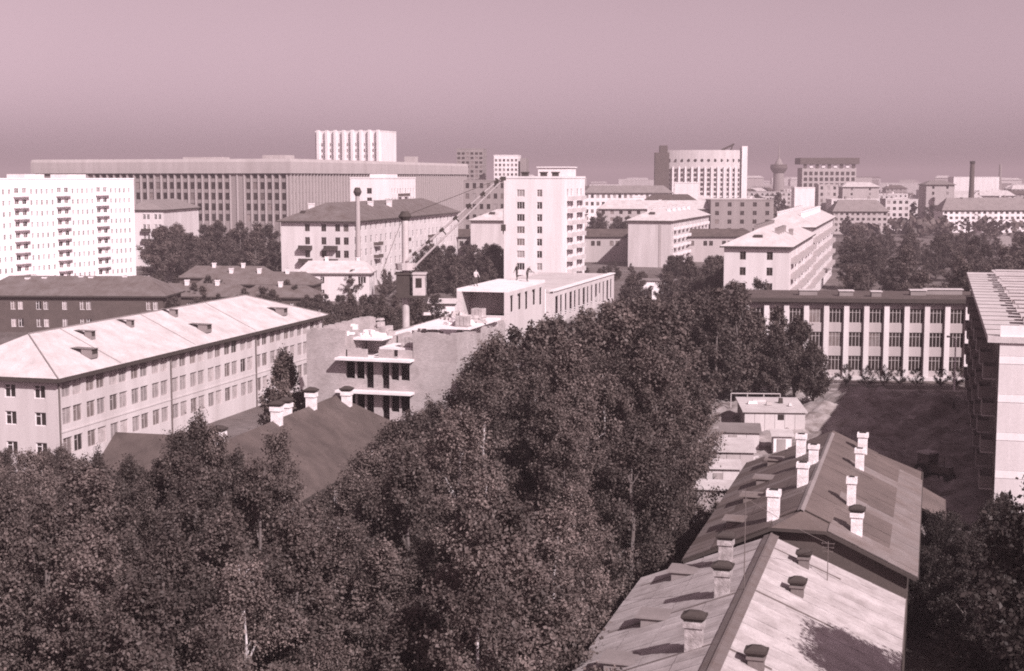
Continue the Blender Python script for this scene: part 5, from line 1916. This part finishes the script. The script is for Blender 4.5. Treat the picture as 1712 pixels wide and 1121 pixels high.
# far-off woods too distant to count: one mass
def woods():
    r = np.random.default_rng(5)
    Vs = []
    for k in range(900):
        Y = 700 * (5200 / 700) ** r.random()
        X = r.uniform(-.42, .42) * Y
        if X / Y < .02 and Y < 1000:
            continue
        hh, w = r.uniform(6, 12), r.uniform(6, 18)
        n = 90
        d = r.normal(size=(n, 3))
        d /= np.linalg.norm(d, axis=1)[:, None]
        c = np.array([X, Y, hh * .5]) + d * np.array([w, 6, hh * .48])
        c[:, 2] = np.abs(c[:, 2])
        nor = d + r.normal(size=(n, 3)) * .5
        nor /= np.linalg.norm(nor, axis=1)[:, None]
        tv = np.cross(nor, r.normal(size=(n, 3)))
        tv /= np.linalg.norm(tv, axis=1)[:, None]
        bv = np.cross(nor, tv)
        s = r.uniform(1.0, 2.2, n)[:, None]
        Vs.append(np.stack([c - tv * s, c - bv * s, c + tv * s, c + bv * s], 1).reshape(-1, 3))
    V_ = np.concatenate(Vs)
    n = len(V_) // 4
    me = bpy.data.meshes.new('far_woods')
    me.vertices.add(len(V_))
    me.vertices.foreach_set('co', V_.astype(np.float32).ravel())
    me.loops.add(4 * n)
    me.loops.foreach_set('vertex_index', np.arange(4 * n, dtype=np.int32))
    me.polygons.add(n)
    me.polygons.foreach_set('loop_start', np.arange(0, 4 * n, 4, dtype=np.int32))
    me.polygons.foreach_set('loop_total', np.full(n, 4, dtype=np.int32))
    me.materials.append(leafA)
    me.update(calc_edges=True)
    o = obj('far_woods', me, kind='stuff')
    o['label'] = 'distant woods and gardens merging between the hazy city blocks'
    o['category'] = 'trees'
woods()

# ------------------------------------------------------------------ people
def person(label, x, y, z, rz, shirt, trousers, bend=0.0, arm=0.2, group=None):
    J = {'pel': (0, 0, .95), 'sp': (0, -.02 - bend * .15, 1.2), 'ch': (0, -bend * .45, 1.42 - bend * .12), 'nk': (0, -bend * .55, 1.52 - bend * .16), 'hd': (0, -.03 - bend * .66, 1.66 - bend * .22), 'tp': (0, -.02 - bend * .7, 1.76 - bend * .26)}
    ed = [('pel', 'sp'), ('sp', 'ch'), ('ch', 'nk'), ('nk', 'hd'), ('hd', 'tp')]
    rad = {'pel': (.16, .12), 'sp': (.15, .11), 'ch': (.18, .12), 'nk': (.06, .06), 'hd': (.095, .11), 'tp': (.07, .08)}
    for s, n in ((-1, 'l'), (1, 'r')):
        by = -bend * .45
        J[n + 'sh'] = (s * .2, by, 1.43 - bend * .12)
        J[n + 'el'] = (s * (.25 + arm * .1), by - .05 - arm * .2, 1.15 - bend * .15)
        J[n + 'wr'] = (s * (.24 + arm * .1), by - .15 - arm * .5, .92 + arm * .2)
        J[n + 'ha'] = (s * (.23 + arm * .1), by - .19 - arm * .6, .84 + arm * .2)
        J[n + 'fi'] = (s * (.21 + arm * .1), by - .22 - arm * .63, .77 + arm * .2)
        J[n + 'th'] = (s * (.19 + arm * .1), by - .24 - arm * .6, .83 + arm * .2)
        J[n + 'hi'] = (s * .1, 0, .9)
        J[n + 'kn'] = (s * .12, -.03 - .05 * s, .5)
        J[n + 'an'] = (s * .13, .04 - .08 * s, .09)
        J[n + 'to'] = (s * .15, -.14 - .08 * s, .04)
        ed += [('ch', n + 'sh'), (n + 'sh', n + 'el'), (n + 'el', n + 'wr'), (n + 'wr', n + 'ha'), (n + 'ha', n + 'fi'), (n + 'wr', n + 'th'),
               ('pel', n + 'hi'), (n + 'hi', n + 'kn'), (n + 'kn', n + 'an'), (n + 'an', n + 'to')]
        rad.update({n + 'sh': (.075, .075), n + 'el': (.05, .05), n + 'wr': (.033, .033), n + 'ha': (.045, .025), n + 'fi': (.03, .015), n + 'th': (.014, .014),
                    n + 'hi': (.1, .1), n + 'kn': (.065, .065), n + 'an': (.045, .05), n + 'to': (.045, .035)})
    ks = list(J)
    me = bpy.data.meshes.new('person')
    me.from_pydata([J[k] for k in ks], [(ks.index(a), ks.index(b_)) for a, b_ in ed], [])
    m = bpy.data.materials.new('clothes')
    m.use_nodes = True
    nt = m.node_tree
    tc = nt.nodes.new('ShaderNodeTexCoord')
    sp = nt.nodes.new('ShaderNodeSeparateXYZ')
    rp = nt.nodes.new('ShaderNodeValToRGB')
    rp.color_ramp.interpolation = 'CONSTANT'
    mr = nt.nodes.new('ShaderNodeMapRange')
    mr.inputs[2].default_value = 1.8
    els = rp.color_ramp.elements
    els[0].position, els[0].color = 0, (*tone(.04), 1)
    els[1].position, els[1].color = .06, (*tone(trousers), 1)
    for p_, l in ((.53, shirt), (.855 - bend * .08, .35), (.945 - bend * .12, .06)):
        e = els.new(p_)
        e.color = (*tone(l), 1)
    nt.links.new(tc.outputs['Object'], sp.inputs[0])
    nt.links.new(sp.outputs[2], mr.inputs[0])
    nt.links.new(mr.outputs[0], rp.inputs[0])
    nt.links.new(rp.outputs[0], nt.nodes['Principled BSDF'].inputs['Base Color'])
    me.materials.append(m)
    o = thing('person', label, 'person', x, y, z, rz, group, me)
    md = o.modifiers.new('skin', 'SKIN')
    md.use_smooth_shade = True
    for k, sv in zip(ks, me.skin_vertices[0].data):
        sv.radius = rad[k]
    me.skin_vertices[0].data[0].use_root = True
    o.modifiers.new('sub', 'SUBSURF').levels = 1
    o.modifiers['sub'].render_levels = 1
    return o
x, y = off(CX, CY, 13.6, 27.5, CA)
person('worker in dark clothes stooping on the roof slab of the upper storey', x, y, 17.8, 2.2, .08, .05, .5, .5)
x, y = off(CX, CY, 10.3, 19.5, CA)
person('worker in pale shirt standing at the left edge of the roof slab', x, y, 17.8, .6, .45, .06, .1, .3)
x, y = off(CX, CY, 12.0, 29.0, CA)
person('worker in dark overalls standing upright before the white tower', x, y, 17.8, -1.0, .06, .05, 0, .1)
person('person in dark coat standing in the dug yard near the panel block', 53.8, 171.5, .35, 1.0, .05, .04, 0, .1)

# ------------------------------------------------------------------ overhead wires above the grove edge
def wire(label, p, q, sag):
    b = MB()
    pts = [Vector(p).lerp(Vector(q), k / 14) - Vector((0, 0, sag * 4 * (k / 14) * (1 - k / 14))) for k in range(15)]
    for a, c in zip(pts, pts[1:]):
        b.tube(a - Vector(p), c - Vector(p), .014, n=4, cap=False)
    thing('overhead_wire', label, 'wire', *p, 0, None, b.mesh('overhead_wire', metal))
wx, wy = off(3.08, 65.14, 7.2, 4.7)
ax_, ay_ = off(3.08, 65.14, 10.67, 12.3)
wire('thin wire strung between the two roof antennas', (wx, wy, 13.6), (ax_, ay_, 9.7), .1)

# ------------------------------------------------------------------ haze over the city
b = MB()
b.box(-6600, 6600, -400, 7600, -1.2, 72)
hm = bpy.data.materials.new('haze')
hm.use_nodes = True
nt = hm.node_tree
nt.nodes.clear()
out = nt.nodes.new('ShaderNodeOutputMaterial')
pv = nt.nodes.new('ShaderNodeVolumePrincipled')
pv.inputs['Color'].default_value = (.60, .49, .53, 1)
pv.inputs['Density'].default_value = .00038
pv.inputs['Anisotropy'].default_value = .0
nt.links.new(pv.outputs[0], out.inputs['Volume'])
obj('haze', b.mesh('haze', hm), kind='stuff')
